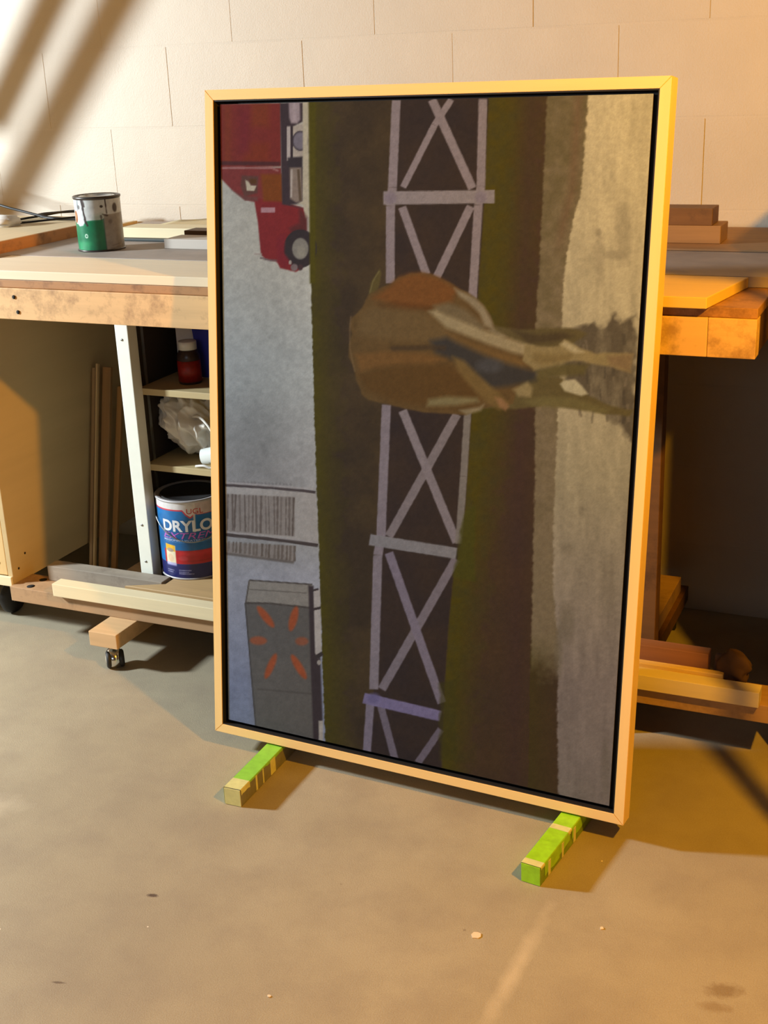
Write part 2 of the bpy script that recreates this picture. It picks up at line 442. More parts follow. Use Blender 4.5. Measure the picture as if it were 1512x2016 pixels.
for x, y in ((-2.0795, 2.315), (-2.0795, 2.345)):
    lathe('screw', [(0, 0), (0.003, 0), (0.003, 0.0006), (0, 0.0006)], HOLE, cab, (x, y, 0.17 + (y - 2.315)), 12, rot=Matrix.Rotation(math.pi / 2, 4, 'Y'))
lathe('screw', [(0, 0), (0.003, 0), (0.003, 0.0006), (0, 0.0006)], HOLE, cab, (-2.118, 2.2905, 0.19), 12, rot=Matrix.Rotation(math.pi / 2, 4, 'X'))
for x, y in ((-2.19, 2.40), (-2.9, 2.40), (-2.9, 2.88)):
    lathe('caster_wheel', [(0, -0.012), (0.038, -0.012), (0.042, -0.006), (0.042, 0.006), (0.038, 0.012), (0, 0.012)], RUBBER, cab, (x, y, 0.042), 32, rot=Matrix.Rotation(math.pi / 2, 4, 'Y'))
    box('caster_fork', x - 0.017, x + 0.017, y - 0.012, y + 0.012, 0.075, 0.1335, METAL, cab, 0.002)
    box('caster_arm', x + 0.0135, x + 0.0155, y - 0.012, y + 0.012, 0.035, 0.078, METAL, cab, 0.0005)

# ------------------------------------------------------------------ framed painting
PW, PH, PD = 0.8695, 1.2660, 0.036
PO = Vector((-1.3081, 1.9657, 0.0423)); pya, pln = -0.0509, 0.119
ux = Vector((math.cos(pya), math.sin(pya), 0)); nn_ = Vector((-math.sin(pya), math.cos(pya), 0))
upv = nn_ * math.sin(pln) + Vector((0, 0, 1)) * math.cos(pln)
nrm = nn_ * math.cos(pln) - Vector((0, 0, 1)) * math.sin(pln)
pt = thing('framed_painting', PO, 'large framed farm painting stood on its side, leaning on the workbench', 'painting')
PM = Matrix((ux, nrm, upv)).transposed().to_4x4(); PM.translation = PO
pt.rotation_euler = PM.to_euler()
fwid = 0.0185
prismy('frame_bar', [(0, 0), (fwid, fwid), (fwid, PH - fwid), (0, PH)], 0, PD, FRAMEZ, pt)
prismy('frame_bar', [(PW, 0), (PW, PH), (PW - fwid, PH - fwid), (PW - fwid, fwid)], 0, PD, FRAMEZ, pt)
prismy('frame_bar', [(0.0004, 0), (PW - 0.0004, 0), (PW - fwid, fwid - 0.0003), (fwid, fwid - 0.0003)], 0, PD, FRAMEX, pt)
prismy('frame_bar', [(0.0004, PH), (fwid, PH - fwid + 0.0003), (PW - fwid, PH - fwid + 0.0003), (PW - 0.0004, PH)], 0, PD, FRAMEX, pt)
def ring(name, a, b, y0, y1, mat):
    bm = bmesh.new()
    o_ = [(a, a), (PW - a, a), (PW - a, PH - a), (a, PH - a)]; i_ = [(b, b), (PW - b, b), (PW - b, PH - b), (b, PH - b)]
    V = {}
    for k, pts in (('o', o_), ('i', i_)):
        for yy in (y0, y1): V[k, yy] = [bm.verts.new((p[0], yy, p[1])) for p in pts]
    for n in range(4):
        m = (n + 1) % 4
        bm.faces.new((V['o', y0][n], V['o', y0][m], V['i', y0][m], V['i', y0][n]))
        bm.faces.new((V['o', y1][n], V['o', y1][m], V['i', y1][m], V['i', y1][n]))
        bm.faces.new((V['o', y0][n], V['o', y0][m], V['o', y1][m], V['o', y1][n]))
        bm.faces.new((V['i', y0][n], V['i', y0][m], V['i', y1][m], V['i', y1][n]))
    return put(name, bm_mesh(bm, name), mat, pt, (0, 0, 0), True)
ring('liner', fwid + 0.0002, fwid + 0.0022, 0.0012, 0.022, BLACK)
ring('liner_floor', fwid + 0.0023, 0.05, 0.0185, 0.022, BLACK)
CX0, CX1, CZ0, CZ1 = 0.0300, 0.8400, 0.0288, 1.2405
box('stretcher', CX0 + 0.0004, CX1 - 0.0004, 0.0070, 0.0180, CZ0 + 0.0004, CZ1 - 0.0004, plain('canvas_edge', (60, 52, 46), 0.8), pt, 0, True)

# ---- the picture itself, laid down as paint colour on the canvas mesh
NU, NV = 440, 660
U, V_ = np.meshgrid(np.linspace(0, 1, NU), np.linspace(0, 1, NV))
U = U.ravel(); V_ = V_.ravel()
# the design grid (the drawing's own units, x to the right and y down)
q4 = np.array([(433, 204), (1286, 194), (1198.8, 1590.4), (450, 1420)], float)   # TL TR BR BL of the drawing
src = np.array([(0, 1), (1, 1), (1, 0), (0, 0)], float)
A = []; B = []
for (x, y), (X, Y) in zip(src, q4):
    A.append([x, y, 1, 0, 0, 0, -X * x, -X * y]); B.append(X)
    A.append([0, 0, 0, x, y, 1, -Y * x, -Y * y]); B.append(Y)
h8 = np.linalg.solve(np.array(A), np.array(B))
den = h8[6] * U + h8[7] * V_ + 1
PX = (h8[0] * U + h8[1] * V_ + h8[2]) / den; PY = (h8[3] * U + h8[4] * V_ + h8[5]) / den
rng = np.random.default_rng(3)
def vnoise(x, y, seed=0):
    g = np.random.default_rng(seed).random((256, 256))
    xi = np.floor(x).astype(int); yi = np.floor(y).astype(int); fx = x - xi; fy = y - yi
    fx = fx * fx * (3 - 2 * fx); fy = fy * fy * (3 - 2 * fy)
    a = g[xi % 256, yi % 256]; b = g[(xi + 1) % 256, yi % 256]; c = g[xi % 256, (yi + 1) % 256]; d = g[(xi + 1) % 256, (yi + 1) % 256]
    return (a * (1 - fx) + b * fx) * (1 - fy) + (c * (1 - fx) + d * fx) * fy
def fbm(x, y, s, seed=0, sx=1, sy=1):
    o = 0; a = 0.5
    for k in range(4):
        o = o + a * vnoise(x * sx / s * 2 ** k, y * sy / s * 2 ** k, seed + k); a *= 0.5
    return o / 0.9375
class Painter:
    def __init__(s, x, y, base):
        s.x, s.y = x, y; s.c = np.tile(np.array(base, float), (len(x), 1))
    def put(s, idx, m, col):
        m = m[:, None]; s.c[idx] = s.c[idx] * (1 - m) + np.asarray(col, float) * m
    def mask_poly(s, pts, soft, wob=0, seed=5, ws=14):
        pts = np.array(pts, float); pad = soft * 2 + wob + 1
        idx = np.nonzero((s.x > pts[:, 0].min() - pad) & (s.x < pts[:, 0].max() + pad) & (s.y > pts[:, 1].min() - pad) & (s.y < pts[:, 1].max() + pad))[0]
        x = s.x[idx]; y = s.y[idx]
        if wob:
            x = x + wob * 2 * (vnoise(x / ws, y / ws, seed) - .5); y = y + wob * 2 * (vnoise(x / ws, y / ws, seed + 9) - .5)
        ins = np.zeros(len(x), bool); dist = np.full(len(x), 1e9)
        for (ax, ay), (bx, by) in zip(pts, np.roll(pts, -1, 0)):
            dx, dy = bx - ax, by - ay
            t = np.clip(((x - ax) * dx + (y - ay) * dy) / (dx * dx + dy * dy + 1e-9), 0, 1)
            dist = np.minimum(dist, np.hypot(x - ax - t * dx, y - ay - t * dy))
            cr = ((ay > y) != (by > y)) & (x < (bx - ax) * (y - ay) / (by - ay + 1e-12) + ax)
            ins ^= cr
        sd = np.where(ins, dist, -dist)
        return idx, np.clip(sd / soft * 0.5 + 0.5, 0, 1)
    def poly(s, pts, col, soft=1.5, a=1, wob=0, seed=5, ws=14):
        idx, m = s.mask_poly(pts, soft, wob, seed, ws); s.put(idx, m * a, col)
    def line(s, pts, wd, col, soft=1.5, a=1, wob=0, seed=3):
        for p, q in zip(pts, pts[1:]):
            ax, ay = p; bx, by = q; pad = wd + soft * 2
            idx = np.nonzero((s.x > min(ax, bx) - pad) & (s.x < max(ax, bx) + pad) & (s.y > min(ay, by) - pad) & (s.y < max(ay, by) + pad))[0]
            x = s.x[idx]; y = s.y[idx]; dx, dy = bx - ax, by - ay; L = math.hypot(dx, dy)
            t = ((x - ax) * dx + (y - ay) * dy) / L ** 2
            d = np.abs((x - ax) * dy - (y - ay) * dx) / L
            if wob: d = d + wob * (vnoise(x / 6, y / 6, seed) - .5)
            e = np.maximum(-t, t - 1) * L
            m = np.clip((wd / 2 - d) / soft + .5, 0, 1) * np.clip(-e / soft + .5, 0, 1)
            s.put(idx, m * a, col)
    def ell(s, cx, cy, rx, ry, col, soft=1.5, a=1):
        idx = np.nonzero((np.abs(s.x - cx) < rx + 4) & (np.abs(s.y - cy) < ry + 4))[0]
        d = np.hypot((s.x[idx] - cx) / rx, (s.y[idx] - cy) / ry)
        s.put(idx, np.clip((1 - d) * min(rx, ry) / soft + .5, 0, 1) * a, col)
P = Painter(PX, PY, (60, 48, 40))
x, y = PX, PY
def interp(yy, ys, xs): return np.interp(yy, ys, xs)
def fill(mask, col, a=1.0):
    m = (np.clip(mask, 0, 1) * a)[:, None]; P.c = P.c * (1 - m) + np.asarray(col, float) * m
def fcol(ca, cb, t): t = np.clip(t, 0, 1)[:, None]; return np.asarray(ca, float) * (1 - t) + np.asarray(cb, float) * t
n1 = fbm(x, y, 60, 1); n2 = fbm(x, y, 18, 11); n3 = fbm(x, y, 7, 21)
streak = fbm(x, y, 14, 31, 1, 0.16)
# hedge bank left of the rails
gx = interp(y, [190, 600, 900, 1100, 1460], [611, 614, 622, 629, 641])
P.c[:] = fcol((52, 43, 34), (66, 54, 38), (n1 - .3) * 2.2)
olive = np.clip(1 - (x - gx) / (55 + 60 * (n2 - .4)), 0, 1)
fill(olive * .9, fcol((72, 66, 14), (62, 56, 26), n2 * 1.1))
# dark between rails
gl = interp(y, [200, 560, 820, 1064, 1361, 1480], [781, 769, 760, 751, 737, 724])
gr = interp(y, [200, 409, 587, 820, 940, 1064, 1137, 1227, 1349, 1471, 1600], [962, 953, 941, 928, 920, 912, 893, 884, 876, 871, 868])
fill((x > gl) & (x < gr), fcol((42, 36, 38), (54, 43, 37), n1 * 1.2))
# right of the rails: olive, then plum brown
shx = interp(y, [200, 500, 675, 942, 1105, 1328, 1600], [1076, 1062, 1052, 1052, 1048, 1044, 1040])
roadx = interp(y, [200, 383, 444, 535, 600, 680, 942, 1064, 1186, 1288, 1390, 1552, 1640], [1156, 1143, 1126, 1110, 1106, 1103, 1092, 1087, 1089, 1099, 1095, 1097, 1097])
right = np.clip((x - gr) / 3, 0, 1)
fill(right, fcol((58, 46, 38), (66, 50, 36), n1 * 1.4))
ow = interp(y, [200, 700, 1000, 1300, 1600], [95, 90, 60, 60, 40])
fill(right * np.clip(1.35 - (x - gr) / (ow * (.7 + .7 * n2)), 0, 1) * .85, fcol((76, 66, 10), (64, 60, 26), n2 * 1.2))
plum = np.clip(1 - np.abs(x - (shx - 28)) / 34, 0, 1)
fill(plum * .4, (60, 42, 44))
# verge
verge = np.clip((x - shx) / 4 + (n3 - .5) * 1.5, 0, 1) * np.clip((1345 + 60 * (n2 - .5) - y) / 50, 0, 1)
fill(verge, fcol((84, 76, 52), (116, 104, 84), (n2 * .9 + (y - 200) / 1400)))
vb = np.clip(1 - np.abs(x - (roadx - 16)) / 15, 0, 1) * np.clip((520 - y) / 60, 0, 1)
fill(vb * .7, (104, 84, 66))
fill(np.clip((y - 1250) / 60, 0, 1) * ((x > shx) & (x < roadx)) * np.clip(1 - (x - shx) / 60, 0, 1) * .5, (62, 56, 22))
# road
road = np.clip((x - roadx) / 4 + (n3 - .5) * 1.6, 0, 1)
rc = fcol((178, 168, 142), (148, 140, 118), (y - 250) / 750)
tt = np.clip((y - 950) / 400, 0, 1)[:, None]
rc = rc * (1 - tt) + np.array((122, 112, 108)) * tt
rc = rc * (0.90 + 0.20 * streak[:, None])
fill(road, rc)
for (cx, cy, rx, ry, a) in ((1228, 470, 16, 60, .25), (1212, 510, 22, 9, .35), (1182, 520, 10, 50, .25), (1178, 465, 6, 8, .4), (1145, 1012, 6, 12, .4), (1118, 1085, 12, 12, .35), (1196, 1160, 18, 60, .2), (1192, 1520, 8, 60, .25), (1116, 1230, 14, 40, .5), (1100, 1290, 8, 50, .6)):
    P.ell(cx, cy, rx, ry, (104, 96, 82), soft=min(rx, ry) * .8, a=a)
# sky panel on the left
sky = np.clip((gx - x) / 2.0 + .5 + (n3 - .5) * 2, 0, 1)
sc_ = fcol((160, 158, 148), (148, 152, 150), (y - 500) / 200)
tt = np.clip((y - 760) / 180, 0, 1)[:, None]; sc_ = sc_ * (1 - tt) + np.array((136, 135, 134)) * tt
tt = np.clip((y - 1080) / 60, 0, 1)[:, None]; sc_ = sc_ * (1 - tt) + np.array((140, 140, 146)) * tt
tt = np.clip((y - 1150) / 200, 0, 1)[:, None]; sc_ = sc_ * (1 - tt) + np.array((118, 122, 140)) * tt
blob = np.exp(-(((x - 500) / 60) ** 2 + ((y - 860) / 90) ** 2))[:, None]
sc_ = sc_ * (1 - .12 * blob)
sc_ = sc_ + (12 * np.clip((x - 540) / 70, 0, 1))[:, None]
sc_ = sc_ * (0.95 + 0.10 * n2[:, None])
fill(sky, sc_)
# ---------------- red lorry
RED = (106, 42, 38)
P.poly([(432, 203), (553, 203), (554, 328), (432, 330)], RED)
P.poly([(440, 205), (455, 205), (455, 320), (440, 320)], (112, 54, 30), 5, .5)
P.poly([(495, 203), (530, 203), (530, 250), (495, 248)], (112, 54, 28), 7, .6)
P.poly([(490, 280), (530, 282), (530, 318), (480, 318)], (110, 48, 26), 7, .6)
P.poly([(470, 215), (490, 215), (492, 300), (470, 300)], (98, 34, 44), 8, .5)
P.poly([(433, 330), (554, 331), (557, 400), (503, 398), (482, 394), (456, 373), (435, 351)], (108, 48, 46), 1.5)
P.poly([(500, 390), (557, 398), (598, 410), (604, 432), (606, 512), (596, 530), (583, 537), (552, 529), (546, 517), (523, 511), (514, 502), (508, 438)], (112, 38, 40), 1.5)
P.line([(433, 320), (552, 323)], 8, (62, 36, 38), 3, .85)
P.line([(437, 329.5), (466, 329.5), (535, 331), (549, 337)], 4, (142, 96, 94), 1.2, .9, .8)
P.poly([(514, 343), (556, 343), (558, 398), (519, 396)], (108, 58, 26), 3)
P.poly([(476, 345), (509, 347), (507, 380), (481, 387), (474, 366)], (84, 56, 50), 2)
P.poly([(491, 352), (505, 352), (505, 362), (494, 362)], (76, 50, 30), 1)
P.poly([(483, 354), (489, 357), (494, 365), (505, 366), (501, 376), (486, 375)], (168, 158, 138), 1)
P.poly([(456, 374), (482, 394), (508, 396), (507, 388), (480, 386)], (92, 62, 58), 2, .8)
P.line([(514, 414), (542, 414)], 10, (156, 118, 124), 2)
P.line([(501, 500), (516, 502)], 4, (150, 140, 132), 1)
P.line([(512, 508), (530, 513), (548, 514)], 4, (96, 82, 82), 1.5, .8)
CH = (54, 44, 48)
P.poly([(552, 203), (571, 203), (570, 330), (572, 404), (600, 412), (556, 403)], CH)
P.poly([(565, 203), (597, 203), (597, 240), (577, 250), (577, 330), (597, 330), (597, 402), (570, 404)], CH)
P.poly([(569, 200), (591, 200), (592, 236), (586, 244), (574, 243), (570, 232)], (142, 128, 132), 2)
P.poly([(576, 200), (584, 200), (584, 238), (577, 238)], (160, 146, 150), 3, .7)
P.poly([(577, 250), (600, 243), (600, 203), (608, 203), (609, 300), (600, 312), (578, 312)], (158, 148, 138), 1.5)
P.ell(592, 278, 16, 20, (62, 56, 62)); P.ell(592, 278, 13.5, 17, (108, 102, 112), 3)
P.line([(568.6, 249), (568.6, 317)], 7, (162, 152, 148), 1.2)
P.line([(575.5, 249), (575.5, 312)], 3.5, (48, 40, 44), 1.2)
P.poly([(567, 311), (597, 309), (597, 332), (567, 331)], (48, 42, 46), 2)
P.poly([(571, 331), (594, 331), (596, 396), (584, 400), (572, 392)], (124, 110, 100), 2)
P.line([(575, 334), (574, 390)], 4, (158, 148, 140), 1.5)
P.line([(588, 334), (592, 396)], 5, (84, 70, 56), 2)
P.poly([(597, 200), (608, 200), (607, 300), (609, 330), (608, 428), (602, 432), (598, 405), (586, 401), (597, 397)], (168, 160, 140), 1.3)
P.poly([(590, 410), (606, 430), (606, 470), (580, 470), (570, 450), (590, 440)], (72, 40, 40), 4, .8)
P.ell(592, 491, 33, 38, (46, 40, 42)); P.ell(592, 491, 16, 21, (122, 118, 110), 2.5); P.ell(594, 497, 8, 11, (134, 130, 118), 4, .7)
P.poly([(545, 470), (562, 460), (560, 500), (575, 520), (560, 528), (546, 516)], (108, 36, 42), 3)
P.ell(580, 528, 7, 7, (110, 96, 96), 2); P.ell(572, 518, 3, 4, (150, 140, 132), 1); P.ell(592, 528, 5, 6, (60, 44, 46), 2)
P.poly([(608, 180), (622, 180), (622, 560), (611, 560)], (70, 64, 18), 2)
# ---------------- field lines and slatted patches
DK_ = (78, 70, 68)
for k in range(18):
    P.line([(452 + k * 7 + rng.uniform(-2, 2), 948 + k * .4), (455 + k * 7, 952 + k * .4)], 4, (112, 108, 108), 1.5, .6)
P.poly([(430, 958), (623, 973), (628, 1076), (430, 1056)], (152, 147, 142), 1.5)
P.poly([(430, 974), (581, 981), (581, 1059), (430, 1048)], (128, 120, 114), 1.5)
P.poly([(430, 1070), (579, 1077), (579, 1110), (430, 1090)], (126, 118, 112), 1.5)
for k in range(17):
    xx = 448 + k * 8.2 + rng.uniform(-2, 2)
    P.line([(xx, 974 + k * .5), (xx + rng.uniform(-3, 3), 1046 + k * .8)], rng.uniform(2, 4.5), (86, 76, 70), 1.2, rng.uniform(.4, .95), 1.5, k)
    P.line([(xx + 2, 1068 + k * .6), (xx + 1, 1088 + k * 1.3)], rng.uniform(3, 5), (88, 78, 70), 1.2, rng.uniform(.5, .95), 1.5, k)
P.line([(430, 956), (540, 963), (622, 972)], 5.5, (70, 62, 62), 1.2)
P.line([(430, 951), (622, 966)], 4, (156, 150, 148), 2, .7)
P.line([(430, 1049), (627, 1071)], 4, (150, 144, 142), 1.5, .8)
P.line([(430, 1053.5), (540, 1065), (627, 1077)], 6.5, (66, 58, 56), 1.2)
P.poly([(430, 1088), (579, 1108), (579, 1113), (430, 1093)], (88, 80, 74), 1.5, .8)
# ---------------- trailer
P.poly([(491, 1145), (616, 1154), (619, 1202), (484, 1190)], (128, 122, 114), 1.5)
P.line([(491, 1145), (616, 1154)], 3, (76, 70, 66), 1.2); P.line([(491, 1163), (605, 1171)], 2, (88, 82, 76), 1.2, .8)
P.line([(491, 1145), (484, 1190)], 3, (84, 78, 72), 1.2)
P.poly([(483, 1189), (612, 1200), (622, 1460), (504, 1434)], (88, 84, 80), 1.5)
P.line([(483, 1190), (530, 1191), (612, 1200)], 4, (66, 60, 56), 1.5, .9, 1); P.line([(483, 1190), (504, 1434)], 3, (68, 64, 62), 1.2)
P.poly([(500, 1300), (616, 1310), (620, 1440), (506, 1430)], (96, 90, 84), 16, .5)
P.line([(506, 1360), (616, 1370)], 3, (72, 66, 62), 3, .6)
P.poly([(608, 1156), (618, 1157), (622, 1200), (630, 1260), (633, 1340), (636, 1420), (628, 1464), (618, 1462), (612, 1300)], (54, 46, 48), 2)
P.poly([(618, 1163), (631, 1163), (634, 1286), (627, 1300), (621, 1289)], (164, 156, 150), 1.2)
P.line([(616, 1166), (628, 1163)], 4, (54, 46, 46), 1.2); P.line([(618, 1203), (632, 1200)], 5, (54, 46, 46), 1.2)
P.line([(622, 1298), (636, 1290)], 8, (52, 46, 46), 1.5); P.ell(629, 1308, 4, 5, (150, 142, 134), 1.2)
P.poly([(628, 1423), (637, 1423), (637, 1463), (629, 1462)], (160, 152, 142), 1.2)
OR = (152, 74, 44)
for a_, b_, w_, al in (((509, 1199), (538, 1236), 15, .9), ((584, 1200), (573, 1243), 16, .9), ((495, 1264), (523, 1265), 17, .7), ((585, 1266), (605, 1266), 17, .6), ((543, 1293), (524, 1337), 14, .9), ((576, 1295), (602, 1338), 15, .9)):
    mx, my = (a_[0] + b_[0]) / 2, (a_[1] + b_[1]) / 2; hx, hy = (b_[0] - a_[0]) / 2, (b_[1] - a_[1]) / 2
    L = math.hypot(hx, hy); xx, yy = hx / L, hy / L
    pts = [(mx + (L + 3) * math.cos(t) * xx - w_ / 2 * math.sin(t) * yy, my + (L + 3) * math.cos(t) * yy + w_ / 2 * math.sin(t) * xx) for t in [k * math.pi / 8 for k in range(16)]]
    P.poly(pts, OR, 2.5, al)
# ---------------- white rails
BAR = np.array((130, 120, 126)); LOW = np.array((122, 114, 136))
def bar(pts, wd, c=BAR): P.line(pts, wd, c, 2.2, 1, .8)
bar([(890, 200), (857, 250), (795, 372)], 13)
bar([(852, 200), (931.5, 376)], 17)
bar([(793, 411), (841, 545)], 16); bar([(928, 411), (861, 550)], 16)
bar([(901, 820), (767, 1060)], 17, (120, 112, 116)); bar([(794, 812), (900, 1072)], 17, (126, 118, 124))
bar([(899, 1105), (753, 1361)], 17, (116, 108, 116)); bar([(767, 1092), (871, 1388)], 17, (118, 110, 124))
bar([(869, 1440), (824, 1506)], 14, (104, 96, 108)); bar([(751, 1394), (779, 1500)], 14, (106, 98, 110))
bar([(781.5, 200), (774, 372), (770, 409), (769.6, 561)], 17.5)
bar([(762, 800), (751, 1064), (745, 1097), (737, 1361)], 18, (124, 116, 124)); bar([(730, 1388), (723, 1490)], 16, (118, 110, 124))
bar([(952, 200), (948, 372), (943, 409), (931, 600)], 17)
bar([(922, 815), (914, 942), (904, 1075)], 14, (118, 112, 108))
bar([(756, 393), (975, 392.5)], 26, (132, 124, 128))
bar([(729, 1066), (900, 1094)], 22, (124, 122, 126)); bar([(717, 1378), (869, 1414)], 21, (116, 108, 142))
P.poly([(905, 1060), (916, 1010), (935, 1000), (935, 1150), (893, 1140)], (66, 64, 22), 3, .8, 3)
P.poly([(867, 1349), (900, 1340), (900, 1500), (866, 1500)], (60, 56, 24), 3, .6, 3)
for px_, py_ in ((770, 393), (948, 393)): P.ell(px_, py_, 12, 12, (116, 106, 122), 6, .6)
P.ell(737, 1378, 12, 10, (100, 94, 132), 6, .7)
# ---------------- marsh behind the animal's legs
mm = fbm(x, y, 16, 71, 1, .35)
idx, m_ = P.mask_poly([(1112, 655), (1150, 650), (1170, 640), (1180, 652), (1196, 640), (1206, 625), (1222, 640), (1250, 628), (1252, 875), (1232, 868), (1222, 845), (1205, 838), (1190, 820), (1150, 800), (1110, 790)], 5, 6, 8, 12)
P.put(idx, m_ * np.clip(.25 + 1.25 * mm[idx], 0, 1), (84, 76, 64))
for k in range(26):
    xx = rng.uniform(1140, 1240); yy = rng.uniform(655, 830)
    P.line([(xx, yy), (xx + rng.uniform(-4, 4), yy + rng.uniform(18, 40))], rng.uniform(3, 7), rng.choice([(96, 88, 74), (66, 60, 52), (112, 102, 88)]), 2.5, .6, 2, k)
# ---------------- the brown animal seen from behind
BODY = [(714, 609), (727, 583), (745, 572), (767, 565), (788, 549), (808, 542), (830, 540), (850, 544), (868, 552), (886, 560), (903, 572), (922, 580), (938, 592), (952, 606), (964, 622), (971, 640), (976, 655),
        (1000, 668), (1040, 690), (1060, 700), (1050, 740), (1020, 770), (1010, 800), (990, 806), (972, 805), (945, 811), (918, 821), (880, 819), (836, 816), (784, 805), (749, 797), (728, 790), (714, 779), (702, 750), (697, 727), (688, 705), (689, 680), (694, 660), (690, 644), (694, 630)]
P.poly([(727, 583), (731, 560), (740, 545), (749, 532), (752, 540), (749, 562), (742, 578)], (82, 72, 42), 2)
P.line([(729, 580), (736, 556), (748, 536)], 2.5, (112, 104, 70), 1.5, .6)
P.poly([(970, 643), (1000, 652), (1050, 654), (1103, 651), (1140, 656), (1156, 664), (1120, 690), (1040, 690), (1000, 672)], (86, 76, 50), 3, 1, 1.5)
P.poly([(1010, 655), (1060, 665), (1110, 660), (1130, 668), (1090, 680), (1040, 682)], (60, 50, 38), 5, .7)
P.poly([(960, 740), (1050, 745), (1103, 750), (1159, 784), (1206, 806), (1247, 815), (1240, 826), (1199, 823), (1140, 812), (1076, 803), (1040, 808), (1015, 812), (980, 806), (940, 812)], (88, 78, 50), 3, 1, 1.5)
P.poly(BODY, (92, 72, 44), 2, 1, 1)
body = np.array(BODY)
idx, m_ = P.mask_poly(BODY, 2, 1)
P.put(idx, m_ * .55 * np.clip((n2[idx] - .3) * 2, 0, 1), (78, 62, 38))
P.poly([(735, 590), (767, 567), (788, 550), (808, 543), (830, 541), (867, 552), (902, 574), (890, 600), (850, 610), (800, 612), (775, 602)], (110, 70, 36), 7, .85)
P.poly([(740, 602), (780, 598), (850, 608), (845, 616), (790, 616), (750, 612)], (78, 48, 24), 6, .6)
P.poly([(712, 620), (740, 605), (830, 615), (880, 650), (900, 690), (850, 680), (740, 670), (705, 660)], (100, 82, 54), 9, .8)
P.poly([(855, 606), (885, 600), (920, 615), (960, 650), (945, 660), (905, 640), (862, 618)], (106, 94, 72), 6, .9)
P.poly([(896, 572), (937, 592), (955, 610), (971, 640), (974, 657), (955, 645), (945, 622), (925, 602), (905, 588)], (140, 130, 110), 4, .85)
P.poly([(960, 655), (974, 650), (1000, 668), (985, 672)], (120, 110, 88), 3, .8)
P.poly([(845, 617), (860, 614), (884, 626), (945, 652), (1011, 674), (1050, 687), (1046, 708), (1010, 700), (960, 682), (920, 666), (880, 650)], (146, 134, 106), 5, .95)
P.poly([(880, 660), (960, 690), (1030, 715), (1040, 738), (1000, 738), (940, 712), (900, 690)], (108, 84, 50), 6, .8)
P.poly([(848, 675), (880, 668), (925, 690), (980, 715), (1060, 738), (1055, 755), (1010, 765), (965, 770), (935, 745), (900, 715), (860, 700)], (52, 50, 50), 7, .95)
P.ell(965, 725, 26, 14, (72, 72, 76), 10, .7)
P.line([(770, 690), (850, 688), (880, 690)], 10, (62, 50, 38), 6, .7)
P.poly([(700, 700), (760, 695), (840, 700), (880, 712), (850, 722), (770, 724), (710, 735)], (112, 80, 44), 6, .7)
P.poly([(748, 727), (800, 722), (884, 720), (925, 750), (950, 790), (920, 808), (860, 806), (780, 797), (722, 772), (705, 740)], (82, 60, 32), 8, .85)
P.poly([(845, 790), (880, 785), (940, 788), (944, 796), (900, 803), (842, 804)], (126, 118, 86), 5, .85)
P.poly([(905, 812), (945, 806), (955, 800), (948, 814), (920, 821)], (136, 126, 102), 3, .8)
P.poly([(892, 706), (915, 715), (945, 745), (985, 780), (1002, 800), (985, 812), (960, 800), (930, 768), (905, 738)], (110, 90, 54), 5, .9)
P.poly([(975, 786), (990, 790), (1004, 806), (996, 814), (984, 806)], (140, 106, 76), 3, .8)
P.poly([(1010, 772), (1040, 757), (1050, 770), (1046, 788), (1022, 786)], (142, 128, 94), 4, .8)
# near hind leg and hoof
P.poly([(1035, 683), (1060, 688), (1080, 690), (1100, 688), (1111, 676), (1122, 679), (1142, 692), (1170, 702), (1205, 702), (1247, 703), (1244, 722), (1240, 741), (1205, 730), (1164, 722), (1130, 716), (1090, 728), (1052, 735), (1030, 715)], (132, 118, 84), 3, 1, 1.5)
P.poly([(1052, 700), (1100, 704), (1130, 702), (1120, 716), (1070, 724), (1048, 716)], (108, 92, 58), 5, .6)
P.poly([(1103, 684), (1112, 677), (1124, 683), (1150, 700), (1130, 702)], (164, 154, 126), 4, .9)
P.poly([(1195, 708), (1246, 704), (1240, 740), (1200, 726)], (112, 92, 70), 5, .7)
P.poly([(1056, 735), (1110, 722), (1160, 724), (1150, 744), (1100, 748), (1060, 750)], (86, 78, 48), 5, .9)
P.poly([(1103, 762), (1110, 755), (1132, 753), (1146, 766), (1158, 782), (1145, 786), (1112, 776)], (166, 160, 136), 2.5)
P.poly([(1030, 795), (1076, 785), (1130, 790), (1199, 812), (1190, 822), (1120, 808), (1050, 806)], (104, 96, 62), 5, .8)
P.line([(692, 625), (690, 650), (690, 690), (700, 735)], 3, (120, 98, 70), 2.5, .5)
# overall brush texture
P.c *= (0.93 + 0.14 * n3 * 1.0)[:, None]
P.c *= (0.97 + 0.06 * rng.random(len(x)))[:, None]

